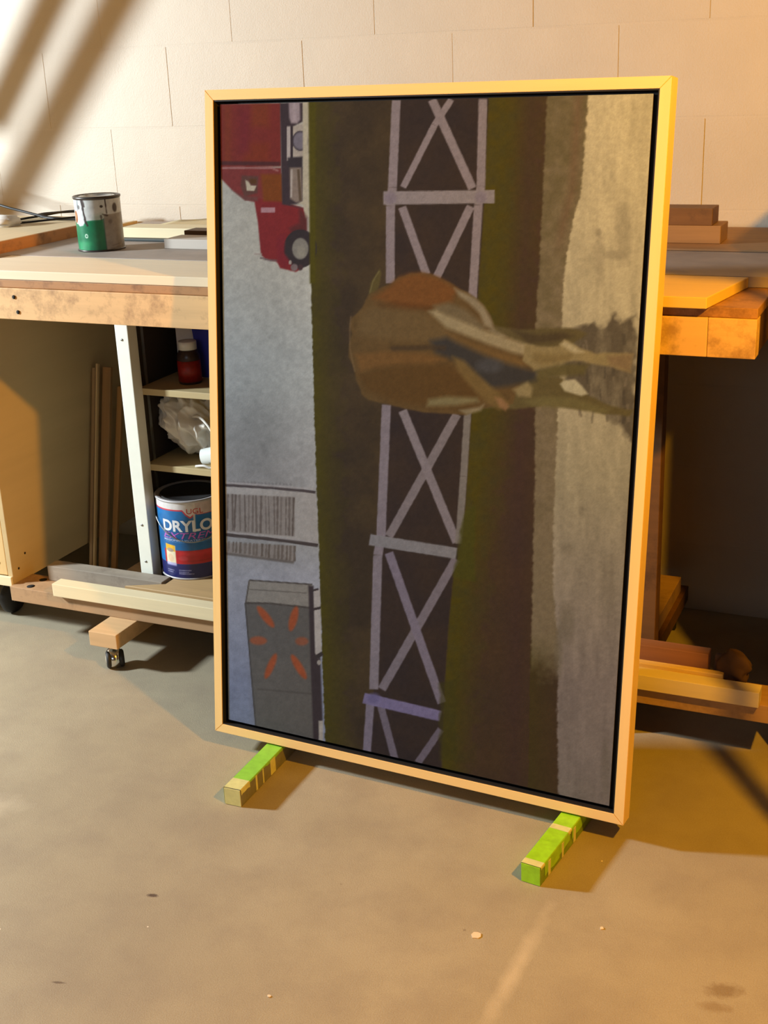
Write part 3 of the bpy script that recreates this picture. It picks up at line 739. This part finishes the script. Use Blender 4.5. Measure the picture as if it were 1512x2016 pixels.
def lin(c):
    c = np.clip(c, 0, 255) / 255.0
    return np.where(c <= 0.04045, c / 12.92, ((c + 0.055) / 1.055) ** 2.4)
CANVAS_LIGHT = np.array((1.42, 1.17, 0.92))      # average light on the canvas; turns seen colour into pigment
def grid_mesh(name, co, nu, nv, cols, wrap=False):
    me = bpy.data.meshes.new(name)
    i = np.arange(nu * nv).reshape(nv, nu)
    a = i[:-1, :-1].ravel(); b = i[:-1, 1:].ravel(); c = i[1:, 1:].ravel(); d = i[1:, :-1].ravel()
    f = np.stack([a, b, c, d], 1)
    me.vertices.add(len(co)); me.vertices.foreach_set('co', co.astype(np.float32).ravel())
    me.loops.add(f.size); me.loops.foreach_set('vertex_index', f.ravel().astype(np.int32))
    me.polygons.add(len(f)); me.polygons.foreach_set('loop_start', (np.arange(len(f)) * 4).astype(np.int32))
    me.polygons.foreach_set('loop_total', np.full(len(f), 4, np.int32))
    me.update(calc_edges=True)
    at = me.color_attributes.new('Col', 'FLOAT_COLOR', 'POINT')
    rgba = np.ones((len(co), 4), np.float32); rgba[:, :3] = np.clip(cols, 0, 1)
    at.data.foreach_set('color', rgba.ravel())
    me.validate(); return me
cc = lin(P.c) / CANVAS_LIGHT
cc = cc * (1 + 0.45 * np.exp(-cc.mean(1) / 0.03))[:, None]
co = np.stack([CX0 + U * (CX1 - CX0), np.full(len(U), 0.006), CZ0 + V_ * (CZ1 - CZ0)], 1)
me = grid_mesh('canvas', co, NU, NV, cc)
put('canvas', me, vcol('canvas_paint', 0.8, 0.06, True), pt, (0, 0, 0), True)

# ------------------------------------------------------------------ two taped sticks under the painting
def stick(px, py, ang, L, gmat, smat, label, flip):
    o = thing('taped_stick', (px, py, 0), label, 'wooden stick', 'taped sticks under the painting')
    o.rotation_euler.z = ang - math.pi / 2
    W = 0.0370; H = 0.0372
    box('stick_body', 0.0004, W - 0.0004, 0.0004, L, 0, H - 0.0004, smat, o, 0.0022, True)
    def sheet(name, y0, y1, mat, drop_l, drop_r, lift=0.0):
        """tape over the top, folded down both sides"""
        bm = bmesh.new(); e = 0.0003 + lift
        prof = [(-e, H - drop_l), (-e, H - 0.001), (0.0008, H + e), (W - 0.0008, H + e), (W + e, H - 0.001), (W + e, H - drop_r)]
        n = 5; rows = []
        for k in range(n + 1):
            yy = y0 + (y1 - y0) * k / n; jit = random.uniform(-.002, .002) if drop_r < H * .9 else 0
            rows.append([bm.verts.new((a, yy + (0.0008 * math.sin(7 * a / W + k)), b + (jit if i in (5,) else 0))) for i, (a, b) in enumerate(prof)])
        for r1, r2 in zip(rows, rows[1:]):
            for i in range(5): bm.faces.new((r1[i], r1[i + 1], r2[i + 1], r2[i]))
        put(name, bm_mesh(bm, name), mat, o, (0, 0, 0), True)
    full = H * 0.97
    if not flip:
        sheet('green_tape', 0.030, 0.105, gmat, full, 0.004)
        sheet('green_tape', 0.103, 0.200, gmat, full, 0.006, 0.0002)
        sheet('pale_tape', 0.0005, 0.036, MASK, full, 0.012, 0.0003)
        for y0, y1 in ((0.118, 0.138), (0.058, 0.064), (0.086, 0.090)):
            box('tape_strip', W - 0.0002, W + 0.0009, y0, y1, 0.003, H - 0.002, MASK, o, 0.0003, True, 0)
    else:
        sheet('green_tape', 0.016, 0.080, gmat, full, full * .75)
        sheet('green_tape', 0.078, 0.125, gmat, full, 0.020, 0.0002)
        sheet('pale_tape', 0.118, 0.134, MASK, 0.004, 0.006, 0.0004)
        sheet('green_tape', 0.133, 0.200, gmat, full, full * .6, 0.0003)
        sheet('pale_tape', 0.0005, 0.017, MASK, 0.003, 0.004, 0.0003)
        for y0, y1 in ((0.140, 0.150), (0.088, 0.096), (0.030, 0.040)):
            box('tape_strip', W + 0.0003, W + 0.0012, y0, y1, 0.004, H - 0.004, MASK, o, 0.0003, True, 0)
    # wrapped end
    box('end_tape', 0.001, W - 0.001, -0.0008, 0.0006, 0.001, H - 0.001, MASK if not flip else gmat, o, 0.0003, True)
    return o
stick(-1.1839, 1.7900, 1.576, 0.285, GREEN1, STKSIDE1, 'green-taped stick under the painting\'s left end, pale tape on its front', False)
stick(-0.5775, 1.7607, 1.4478, 0.275, GREEN2, STKSIDE2, 'bright green-taped stick under the painting\'s right corner', True)

# ------------------------------------------------------------------ boards on and under the bench
def board(name, x0, x1, y0, y1, z0, z1, mat, label, cat='board', rotz=0, **k):
    o = box(name, x0, x1, y0, y1, z0, z1, mat, None, rotz=rotz, **k); props(o, label, cat); return o
board('white_board', -1.985, -1.02, 2.141, 2.334, 0.9305, 0.9495, WHITEW, 'smooth white board along the front of the workbench top, left part')
YB = wood('yellow_pine', (238, 205, 130), 'X', dark=0.88)
o = prism('pine_board', [(-0.98, 2.119), (-0.372, 2.119), (-0.338, 2.333), (-0.98, 2.333)], 0.9305, 0.9495, YB)
props(o, 'pale pine board overhanging the bench front, right of the painting', 'board')
board('brown_plank', -1.02, -0.30, 2.625, 2.975, 0.9505, 0.9545, wood('brown_plank_wood', (165, 128, 88), 'X'), 'thin brown plank lying along the wall, right of the painting', 'plank')
board('wood_block', -0.95, -0.452, 2.700, 2.785, 0.955, 0.9915, BROWNW, 'grey-brown lumber offcut, lower one of the pair on the brown plank', 'lumber')
board('wood_block', -0.95, -0.470, 2.700, 2.770, 0.9917, 1.0265, DARKW, 'dark brown lumber offcut, upper one of the pair beside the painting', 'lumber')
board('pale_batten', -1.895, -1.25, 2.640, 2.715, 0.9502, 0.975, CREAMW, 'long pale batten lying behind the paint can along the wall', 'batten')
# warped kraft coloured veneer sheet on the batten
bm = bmesh.new(); n = 30; rows = []
for j in range(5):
    rows.append([bm.verts.new((-1.93 + 0.7 * i / n, 2.72 + 0.24 * j / 4, 0.9515 + 0.024 * math.sin(min(1, i / n * 1.8) * math.pi * .62) ** 2 * (j / 4 * .8 + .2) + 0.001)) for i in range(n + 1)])
for a, b in zip(rows, rows[1:]):
    for i in range(n): bm.faces.new((a[i], a[i + 1], b[i + 1], b[i]))
e = bmesh.ops.extrude_face_region(bm, geom=bm.faces[:])
for v in e['geom']:
    if isinstance(v, bmesh.types.BMVert): v.co.z += 0.002
o = put('veneer_sheet', bm_mesh(bm, 'veneer_sheet'), plain('veneer', (200, 182, 140), 0.7), None, (0, 0, 0), False, True)
props(o, 'thin warped tan veneer sheet between the pale batten and the wall', 'veneer sheet')
board('dark_strip', -1.87, -1.705, 2.585, 2.610, 0.9502, 0.956, plain('dark_green', (38, 48, 46), 0.5), 'thin dark strip on the bench top just right of the paint can', 'metal strip')
WB2 = wood('grey_white_wood', (205, 195, 182), 'X', dark=0.85)
board('white_block', -1.668, -1.20, 2.485, 2.56, 0.9502, 0.972, WB2, 'short grey-white board on the bench top against the painting\'s edge')
board('brown_offcut', -1.668, -1.25, 2.572, 2.625, 0.9502, 0.980, DARKW, 'dark brown offcut behind the short grey-white board', 'offcut')

board('grey_batten', -2.008, -1.668, 2.337, 2.377, 0.1385, 0.178, GREYW, 'weathered grey batten on the lower rail in front of the white leg', 'batten')
board('white_batten', -1.932, -0.262, 2.2565, 2.293, 0.1385, 0.171, CREAMW, 'long pale new batten along the front edge of the lower rail', 'batten')
o = prism('tan_board', [(-1.750, 2.3000), (-1.660, 2.341), (-1.660, 2.62), (-1.0, 2.62), (-1.0, 2.3000)], 0.1385, 0.174, wood('tan_board_wood', (200, 165, 115), 'X', dark=0.75))
props(o, 'tan board with a slanted end under the blue paint can', 'board')
board('red_brown_board', -0.95, -0.372, 2.326, 2.358, 0.1385, 0.203, REDW, 'red-brown board on edge on the lower rail, right of the painting')
board('thin_lath', -0.95, -0.338, 2.300, 2.316, 0.1385, 0.176, YB, 'thin yellow lath behind the long pale batten, right of the painting', 'lath')
# leaning strips in the corner under the bench
LX = [(-2.066, 2.560, 2.690, 0.010, 0.600, (175, 140, 95)), (-2.052, 2.557, 2.689, 0.006, 0.612, (215, 180, 125)),
      (-2.043, 2.570, 2.705, 0.026, 0.600, (168, 125, 75)), (-2.014, 2.585, 2.720, 0.016, 0.545, (180, 130, 70))]
ll = ['leftmost grey-brown strip leaning on the wall under the bench', 'thin pale lath second from left among the leaning strips', 'wide brown strip third from left among the leaning strips', 'rightmost shorter brown strip leaning beside the white leg']
for (xx, yb, yt, wd, zt, c), lb_ in zip(LX, ll):
    L = math.hypot(zt, yt - yb); bm = bmesh.new(); bmesh.ops.create_cube(bm, size=1)
    for v in bm.verts: v.co.x *= wd; v.co.y *= 0.010; v.co.z = (v.co.z + .5) * L
    bmesh.ops.bevel(bm, geom=bm.edges[:], offset=0.001, segments=1, affect='EDGES')
    o = put('leaning_strip', bm_mesh(bm, 'strip'), wood('strip_wood', c, 'Z', dark=0.6), None, (xx + wd / 2, yb, 0.001))
    o.rotation_euler = (-math.atan2(yt - yb, zt), 0, 0)
    props(o, lb_, 'wood strip', 'strips leaning under the bench')

# crumpled things
def crumple(name, c, r, mat, label, cat, seed, amp=0.25, sub=5, flat=True, creases=9):
    bm = bmesh.new(); bmesh.ops.create_icosphere(bm, subdivisions=sub, radius=1)
    rg = random.Random(seed)
    dirs = [Vector((rg.gauss(0, 1), rg.gauss(0, 1), rg.gauss(0, 1))).normalized() for _ in range(creases)]
    offs = [rg.uniform(-.5, .5) for _ in dirs]
    for v in bm.verts:
        k = 1.0
        for d, o_ in zip(dirs, offs):
            s = v.co.dot(d) - o_
            k -= amp * math.exp(-(s / 0.10) ** 2) * 0.45
            k += amp * 0.25 * math.sin(s * 9)
        v.co = Vector((v.co.x * r[0] * k, v.co.y * r[1] * k, v.co.z * r[2] * k))
    zmin = min(v.co.z for v in bm.verts)
    for v in bm.verts:
        v.co.z -= zmin
        if flat and v.co.z < r[2] * .25: v.co.z = max(0.0005, v.co.z * .3)
    o = put(name, bm_mesh(bm, name), mat, None, c, False, True)
    return props(o, label, cat)
BAG = plain('thin_white_plastic', (232, 226, 214), 0.6, 0, 0.1)
BAG.node_tree.nodes['Principled BSDF'].inputs['Transmission Weight'].default_value = 0.0
from mathutils import noise as mnoise
def bag(name, c, r, mat, label, cat):
    bm = bmesh.new(); bmesh.ops.create_icosphere(bm, subdivisions=6, radius=1)
    for v in bm.verts:
        n = v.co.copy()
        # hard folds: ridged noise, stretched along the slope of the bag
        p = Vector((n.x * 1.7 + n.z * .9, n.y * 1.7, n.z * .8 - n.x * .5)) + Vector((3.1, 7.7, 1.3))
        k = 1 + 0.5 * (0.5 - abs(mnoise.noise(p * 1.15))) * 1.2 - 0.22 * abs(mnoise.noise(p * 1.9 + Vector((5, 2, 8)))) * 2 - 0.035 * abs(mnoise.noise(p * 5)) * 2
        k = max(.45, k)
        q = Vector((n.x * r[0], n.y * r[1], n.z * r[2])) * k
        q.x -= q.z * 0.25
        v.co = q
    zm = min(v.co.z for v in bm.verts)
    for v in bm.verts:
        v.co.z -= zm
        if v.co.z < 0.03: v.co.z *= (v.co.z / 0.03)
    o = put(name, bm_mesh(bm, name), mat, None, c, False, True)
    return props(o, label, cat)
bag('plastic_bag', (-1.640, 2.530, 0.4465), (0.084, 0.080, 0.070), BAG, 'crumpled white plastic bag on the middle shelf under the bench', 'plastic bag')
tube('bag_handle', [(-1.63, 2.475, 0.555), (-1.60, 2.460, 0.562), (-1.57, 2.450, 0.545), (-1.548, 2.445, 0.515), (-1.53, 2.445, 0.485)], 0.0035, BAG, bpy.data.objects['plastic_bag'])
CUPM = plain('clear_cup', (215, 218, 212), 0.25, 0, 0.06)
cup = lathe('plastic_cup', [(0.016, 0), (0.018, 0.001), (0.0225, 0.052), (0.0240, 0.053), (0.0235, 0.055), (0.0215, 0.054), (0.0165, 0.003), (0, 0.003)], CUPM, None, (-1.590, 2.442, 0.4700), 32,
            rot=Matrix.Rotation(0.25, 4, 'Z') @ Matrix.Rotation(math.radians(82), 4, 'Y'))
props(cup, 'small pale plastic cup lying on the middle shelf edge', 'cup')
tube('twist_strap', [(-1.60, 2.428, 0.4495), (-1.575, 2.424, 0.454), (-1.555, 2.426, 0.450), (-1.535, 2.432, 0.462)], 0.003, WHITEP)
props(bpy.data.objects['twist_strap'], 'short white plastic strap on the middle shelf before the cup', 'strap')
crumple('dark_rag', (-0.325, 2.330, 0.1385), (0.036, 0.022, 0.040), plain('rag_brown', (86, 60, 40), 0.9), 'small dark brown rag at the right end of the lower rail', 'rag', 5, 0.12, 4)

# bottle
bt = thing('glue_bottle', (-1.640, 2.500, 0.6333), 'brown bottle with white cap and red label on the top shelf', 'bottle')
zz = 0.6333
lathe('bottle_body', [(0, 0), (0.026, 0), (0.0275, 0.003), (0.0275, 0.062), (0.0265, 0.067), (0.0225, 0.078), (0.020, 0.081), (0, 0.081)], AMBER, bt, (-1.640, 2.50, zz), 40)
lathe('label', [(0.0277, 0.006), (0.0279, 0.006), (0.0279, 0.056), (0.0277, 0.056)], REDL, bt, (-1.640, 2.50, zz), 40)
lathe('cap', [(0, 0), (0.0215, 0), (0.0215, 0.018), (0.020, 0.020), (0, 0.020)], WHITEP, bt, (-1.640, 2.50, zz + 0.0812), 40)
# blue and white carton
ct = thing('detergent_carton', (-1.64, 2.575, 0.6333), 'grey-white and blue carton behind the brown bottle on the top shelf', 'carton')
box('carton_body', -1.700, -1.585, 2.545, 2.605, 0.6333, 0.80, plain('carton_grey', (225, 220, 218), 0.6), ct)
prism_pts = [(-1.640, 0.002), (-1.587, 0.002), (-1.587, 0.163), (-1.658, 0.163)]
bm = bmesh.new(); vs = [bm.verts.new((a, 2.5443, 0.6340 + b)) for a, b in prism_pts]; f = bm.faces.new(vs)
put('blue_label', bm_mesh(bm, 'blue_label'), plain('blue_print', (60, 64, 185), 0.5), ct, (0, 0, 0)).location = -Vector(ct.location)

# ------------------------------------------------------------------ paint cans
CANMAT = vcol('can_print', 0.32, 0.5)
def can_body(parent, cx, cy, z0, R, H, tc, painter, NTH=220, NZ=150):
    th = np.linspace(-math.pi, math.pi, NTH); z = np.linspace(0, 1, NZ)
    TH, ZZ = np.meshgrid(th, z); TH = TH.ravel(); ZZ = ZZ.ravel()
    u = TH * R * 1000; zz = ZZ * H * 1000
    Pn = Painter(u, zz, (128, 128, 128)); painter(Pn)
    co = np.stack([R * np.cos(TH + tc), R * np.sin(TH + tc), ZZ * H], 1)
    return put('can_body', grid_mesh('can_body', co, NTH, NZ, lin(Pn.c)), CANMAT, parent, (cx, cy, z0), False, True)
def wrap_text(parent, s, cx, cy, z0, R, tc, u0, z, width, height, mat, bold=0.02, shear=0, lift=0.0004, name='lettering', fit=True):
    cu = bpy.data.curves.new('t', 'FONT'); cu.body = s; cu.offset = bold; cu.shear = shear; cu.align_x = 'LEFT'
    ob = bpy.data.objects.new('t', cu); COL.objects.link(ob)
    dg = bpy.context.evaluated_depsgraph_get(); me = bpy.data.meshes.new_from_object(ob.evaluated_get(dg))
    bpy.data.objects.remove(ob)
    bm = bmesh.new(); bm.from_mesh(me)
    xs = [v.co.x for v in bm.verts]; ys = [v.co.y for v in bm.verts]
    sx = width / (max(xs) - min(xs)); sy = height / (max(ys) - min(ys)); mx = min(xs); my = min(ys)
    for v in bm.verts: v.co = Vector(((v.co.x - mx) * sx, (v.co.y - my) * sy, 0))
    bmesh.ops.triangulate(bm, faces=bm.faces[:])
    for _ in range(2):
        le = [e for e in bm.edges if e.calc_length() > R * 0.09]
        if le: bmesh.ops.subdivide_edges(bm, edges=le, cuts=1); bmesh.ops.triangulate(bm, faces=[f for f in bm.faces if len(f.verts) > 3])
    for v in bm.verts:
        t = tc + (u0 + v.co.x) / R; zc = z + v.co.y
        v.co = Vector(((R + lift) * math.cos(t), (R + lift) * math.sin(t), zc))
    m2 = bpy.data.meshes.new(name); bm.to_mesh(m2); bm.free()
    return put(name, m2, mat, parent, (cx, cy, z0))
def can_rims(parent, cx, cy, z0, R, H, rimmat, lidmat, open_top=False):
    e = 0.0018
    lathe('bottom_rim', [(R - .001, 0), (R + e, 0), (R + e, .003), (R, .0042)], rimmat, parent, (cx, cy, z0), 64)
    lathe('top_rim', [(R, H - .006), (R + e, H - .004), (R + e, H), (R - .001, H + .001), (R - .006, H - .001), (R - .009, H - .001), (R - .010, H - .004)], rimmat, parent, (cx, cy, z0), 64)
    lathe('lid', [(R - .010, H - .004), (R - .012, H - .0005), (R - .016, H - .0005), (R - .018, H - .004), (0, H - .004)], lidmat, parent, (cx, cy, z0), 64)

# small green and white can on the bench
qc = (-1.822, 2.458); qz = 0.9502; QR, QH = 0.0525, 0.122
qcan = thing('paint_can', (qc[0], qc[1], qz), 'small green and white paint can with brown drips on the bench top', 'paint can')
qtc = math.atan2(-qc[1], -qc[0])
def paint_q(p):
    x, y = p.x, p.y; nz = fbm(x + 300, y, 9, 41)
    p.c[:] = (205, 208, 205)
    p.poly([(-100, 0), (10, 0), (9, 72), (-30, 70), (-40, 60), (-52, 58), (-64, 66), (-100, 66)], (24, 118, 78), 1.2, 1, 1)
    p.poly([(-60, 0), (-30, 0), (-25, 22), (-45, 26), (-62, 20)], (60, 160, 105), 4, .6)
    p.poly([(-16, 72), (10, 72), (10, 86), (-10, 82)], (140, 168, 150), 5, .5)
    p.poly([(11, 0), (90, 0), (90, 84), (11, 82)], (150, 142, 130), 1.2)
    p.ell(-62, 78, 10, 16, (222, 224, 220), 1.2); p.ell(-66, 78, 9, 14, (150, 82, 40), 1.5); p.ell(-66, 80, 4, 7, (196, 150, 110), 2)
    p.ell(-34, 36, 4.5, 5, (190, 215, 195), 1); p.ell(-34, 36, 2, 2.2, (30, 110, 75), .8)
    B = (52, 38, 34)
    p.poly([(-110, 116), (110, 116), (110, 125), (-110, 125)], (70, 62, 58), 1)
    p.line([(-38, 120), (-36, 92), (-33, 70), (-28, 58)], 5, B, 1.5, .95, 2)
    p.line([(-38, 120), (-34, 100)], 8, B, 2, .8, 2)
    p.line([(18, 120), (19, 84)], 3, B, 1, .95, 1); p.line([(8, 84), (22, 80)], 4, B, 2, .7, 3); p.line([(5, 82), (6, 70)], 5, B, 2, .6, 3)
    p.ell(8, 101, 3.6, 3, B, 1); p.ell(42, 96, 7, 10, B, 3, .85); p.ell(26, 66, 5, 5, (110, 96, 86), 3, .6)
    p.ell(-50, 100, 4, 5, B, 2, .6); p.line([(-52, 118), (-55, 92)], 3, (90, 96, 98), 1.5, .7, 2)
    p.line([(25, 12), (48, 15)], 2.5, (120, 112, 104), 1.2, .6); p.line([(20, 6), (60, 9)], 2, (120, 112, 104), 1.2, .5)
    p.poly([(9, 0), (11.5, 0), (11.5, 74), (9, 74)], (28, 62, 48), .8, .7)
    p.c *= (.9 + .2 * nz)[:, None]
can_body(qcan, qc[0], qc[1], qz, QR, QH, qtc, paint_q)
can_rims(qcan, qc[0], qc[1], qz, QR, QH, plain('rim_dark', (84, 78, 74), 0.35, 0.7), plain('lid_silver', (205, 205, 205), 0.25, 0.8))

# big blue can under the bench
gc = (-1.645, 2.458); gz = 0.1745; GR, GH = 0.0825, 0.200
gcan = thing('paint_can', (gc[0], gc[1], gz), 'big blue and red waterproofer can on the tan board under the shelf', 'paint can')
gtc = math.atan2(-gc[1], -gc[0])
def paint_g(p):
    x, y = p.x, p.y; nz = fbm(x + 300, y, 12, 51)
    p.c[:] = (22, 112, 178)
    p.poly([(-300, 75), (300, 75), (300, 150), (-300, 150)], (20, 84, 140), 14, .5)
    p.poly([(-300, 178), (-22, 178), (-14, 166), (-4, 158), (6, 166), (12, 178), (300, 178), (300, 205), (-300, 205)], (226, 222, 220), 1)
    p.line([(-300, 177), (-22, 177), (-14, 166), (-4, 158), (6, 166), (12, 177)], 3.5, (214, 60, 78), .9)
    p.line([(12, 166), (300, 166)], 3, (200, 70, 70), .9)
    p.poly([(9, 166), (300, 166), (300, 205), (9, 205)], (206, 190, 186), 1)
    p.poly([(-86, 40), (300, 40), (300, 75), (-86, 75)], (186, 30, 40), .9)
    p.poly([(-40, 62), (40, 62), (40, 73), (-40, 73)], (214, 52, 60), 4, .7)
    p.ell(-30, 55, 12, 6, (206, 80, 84), 3, .6); p.line([(-20, 48), (40, 48)], 3, (150, 30, 34), 1.5, .6)
    p.poly([(-300, 0), (300, 0), (300, 40), (-300, 40)], (30, 36, 96), 1)
    p.poly([(-80, 36), (-50, 36), (-49, 86), (-79, 88)], (238, 226, 190), 1)
    p.poly([(-80, 72), (-50, 71), (-50, 87), (-79, 89)], (240, 180, 40), 1); p.ell(-65, 74, 11, 5, (170, 150, 130), 1.5)
    p.ell(-65, 54, 9, 10, (232, 196, 160), 2, .8); p.poly([(-80, 34), (-50, 34), (-50, 42), (-80, 42)], (170, 170, 230), 2, .8)
    for k, (a, b, yy) in enumerate(((-80, -56, 22), (-80, -60, 17), (-44, -12, 24), (-44, -18, 19), (-44, -4, 15))):
        for j in range(int((b - a) / 3.2)):
            p.line([(a + j * 3.2, yy), (a + j * 3.2 + 2.1, yy)], 2.6, (200, 196, 226), .8, .75)
    for j in range(40):
        p.line([(-78 + j * 3.4, 96), (-78 + j * 3.4 + 2.2, 96)], 2, (130, 170, 225), .8, .55)
    p.poly([(3, 122), (7, 122), (9, 190), (3, 192)], (226, 216, 206), 1, .95, 1)
    p.c *= (.92 + .16 * nz)[:, None]
can_body(gcan, gc[0], gc[1], gz, GR, GH, gtc, paint_g, 360, 240)
WHT = plain('print_white', (235, 236, 240), 0.4, 0, 0.03); PUR = plain('print_purple', (205, 110, 205), 0.4, 0, 0.2, 200)
REDP = plain('print_red', (205, 60, 60), 0.4); LBL = plain('print_lightblue', (190, 205, 240), 0.4)
wrap_text(gcan, 'DRYLOK', gc[0], gc[1], gz, GR, gtc, -0.080, 0.123, 0.160, 0.029, WHT, 0.032)
wrap_text(gcan, 'EXTREME', gc[0], gc[1], gz, GR, gtc, -0.082, 0.105, 0.160, 0.0155, PUR, 0.0, 0.3)
wrap_text(gcan, 'MASONRY WATERPROOFER', gc[0], gc[1], gz, GR, gtc, -0.081, 0.0985, 0.150, 0.0048, LBL, 0.02)
wrap_text(gcan, 'UGL', gc[0], gc[1], gz, GR, gtc, -0.012, 0.168, 0.040, 0.013, REDP, 0.0)
can_rims(gcan, gc[0], gc[1], gz, GR, GH, plain('rim_grey', (190, 186, 186), 0.45, 0.2), plain('lid_grey', (60, 58, 58), 0.5, 0.3))
hb = []
for k in range(17):
    t = math.pi * k / 16; rr = GR + 0.0045
    hb.append((gc[0] + rr * math.cos(gtc - 1.35 + t * 0.86), gc[1] + rr * math.sin(gtc - 1.35 + t * 0.86), gz + 0.150 - 0.052 * math.sin(t)))
tube('bail_handle', hb, 0.0013, METAL, gcan, sub=3)

# ------------------------------------------------------------------ cord and adapter on the cabinet
cords = thing('cable', (-2.2, 2.75, 0.976), 'black power cord looped on the cabinet top by the wall', 'cord')
tube('cord_run', [(-2.75, 2.80, 1.10), (-2.50, 2.77, 1.045), (-2.354, 2.75, 1.013), (-2.289, 2.75, 0.999), (-2.208, 2.75, 0.984), (-2.15, 2.752, 0.9795), (-2.09, 2.76, 0.9795)], 0.0034, CORD, cords)
tube('cord_loop', [(-2.09, 2.75, 0.9795), (-2.17, 2.74, 0.981), (-2.24, 2.76, 0.985), (-2.26, 2.82, 0.984), (-2.19, 2.88, 0.9835), (-2.10, 2.90, 0.981)], 0.0032, CORD, cords)
tube('cord_loop', [(-2.10, 2.87, 0.987), (-2.20, 2.84, 0.988), (-2.25, 2.78, 0.982), (-2.27, 2.70, 0.9795), (-2.22, 2.66, 0.9795), (-2.14, 2.70, 0.9845), (-2.08, 2.78, 0.985)], 0.0030, CORD, cords)
bm = bmesh.new(); bmesh.ops.create_cube(bm, size=1)
for v in bm.verts:
    v.co.x *= 0.075 if v.co.z < 0 else 0.066; v.co.y *= 0.062 if v.co.z < 0 else 0.05; v.co.z = (v.co.z + .5) * 0.026
bmesh.ops.bevel(bm, geom=bm.edges[:], offset=0.006, segments=3, affect='EDGES')
ad = put('adapter_body', bm_mesh(bm, 'adapter'), WHITEP, None, (0, 0, 0)); bpy.data.objects.remove(ad)
adm = bpy.data.meshes['adapter']
adt = thing('power_adapter', (-2.235, 2.618, 0.976), 'white plastic power adapter on the cabinet top at the left edge', 'adapter')
put('adapter_body', adm, None, adt, (-2.235, 2.618, 0.9762), False, True)
box('seam', -2.2735, -2.1965, 2.5862, 2.5872, 0.9825, 0.9835, BLACK, adt, 0)

# unseen pole and disc added right of the view to shade bench end and floor
st = thing('shadow_pole', (-0.008, 1.83, 0), 'unseen disc on a thin pole, added beyond the right edge for its shade', 'shadow pole')
lathe('pole', [(0, 0), (0.015, 0), (0.015, 1.33), (0, 1.33)], METAL, st, (-0.008, 1.83, 0.004), 20)
lathe('base', [(0, 0), (0.085, 0), (0.085, 0.008), (0.02, 0.016), (0, 0.016)], RUBBER, st, (-0.008, 1.83, 0), 40)
lathe('shadow_disc', [(0, 0), (0.060, 0), (0.066, 0.006), (0.066, 0.036), (0.05, 0.045), (0, 0.045)], METAL, st, (-0.004, 1.83, 1.335), 48)
# unseen tall block added at the bench's right end to stop the warm light
cb = thing('light_blocker', (0.15, 2.6, 0), 'grey cupboard against the bench\'s right end, beyond the right edge', 'light blocker')
box('blocker_body', -0.225, 0.55, 2.320, 2.975, 0.04, 1.15, plain('blocker_grey', (70, 66, 62), 0.7), cb)
box('blocker_front', -0.215, 0.160, 2.304, 2.319, 0.06, 1.13, plain('blocker_front_grey', (78, 74, 70), 0.6), cb)
box('blocker_front', 0.165, 0.540, 2.304, 2.319, 0.06, 1.13, plain('blocker_front_grey', (78, 74, 70), 0.6), cb)
box('blocker_base', -0.20, 0.53, 2.34, 2.96, 0, 0.04, DARKPAN, cb)

# paint chips on the floor
def chip(x, y, r, label, n=7):
    bm = bmesh.new(); a0 = random.random()
    vs = [bm.verts.new((r * random.uniform(.75, 1.1) * math.cos(a0 + 2 * math.pi * k / n), r * random.uniform(.75, 1.1) * math.sin(a0 + 2 * math.pi * k / n), 0)) for k in range(n)]
    f = bm.faces.new(vs); e = bmesh.ops.extrude_face_region(bm, geom=[f])
    for v in e['geom']:
        if isinstance(v, bmesh.types.BMVert): v.co.z += 0.0012
    o = put('paint_chip', bm_mesh(bm, 'paint_chip'), CRUMB, None, (x, y, 0.0001)); props(o, label, 'paint chip', 'paint chips on the floor')
chip(-0.599, 1.597, 0.0095, 'largest white paint chip on the floor left of the right stick')
chip(-0.416, 1.686, 0.0035, 'tiny white paint chip on the floor right of the right stick')
chip(-0.845, 1.349, 0.0032, 'tiny white paint chip low on the floor left of centre')
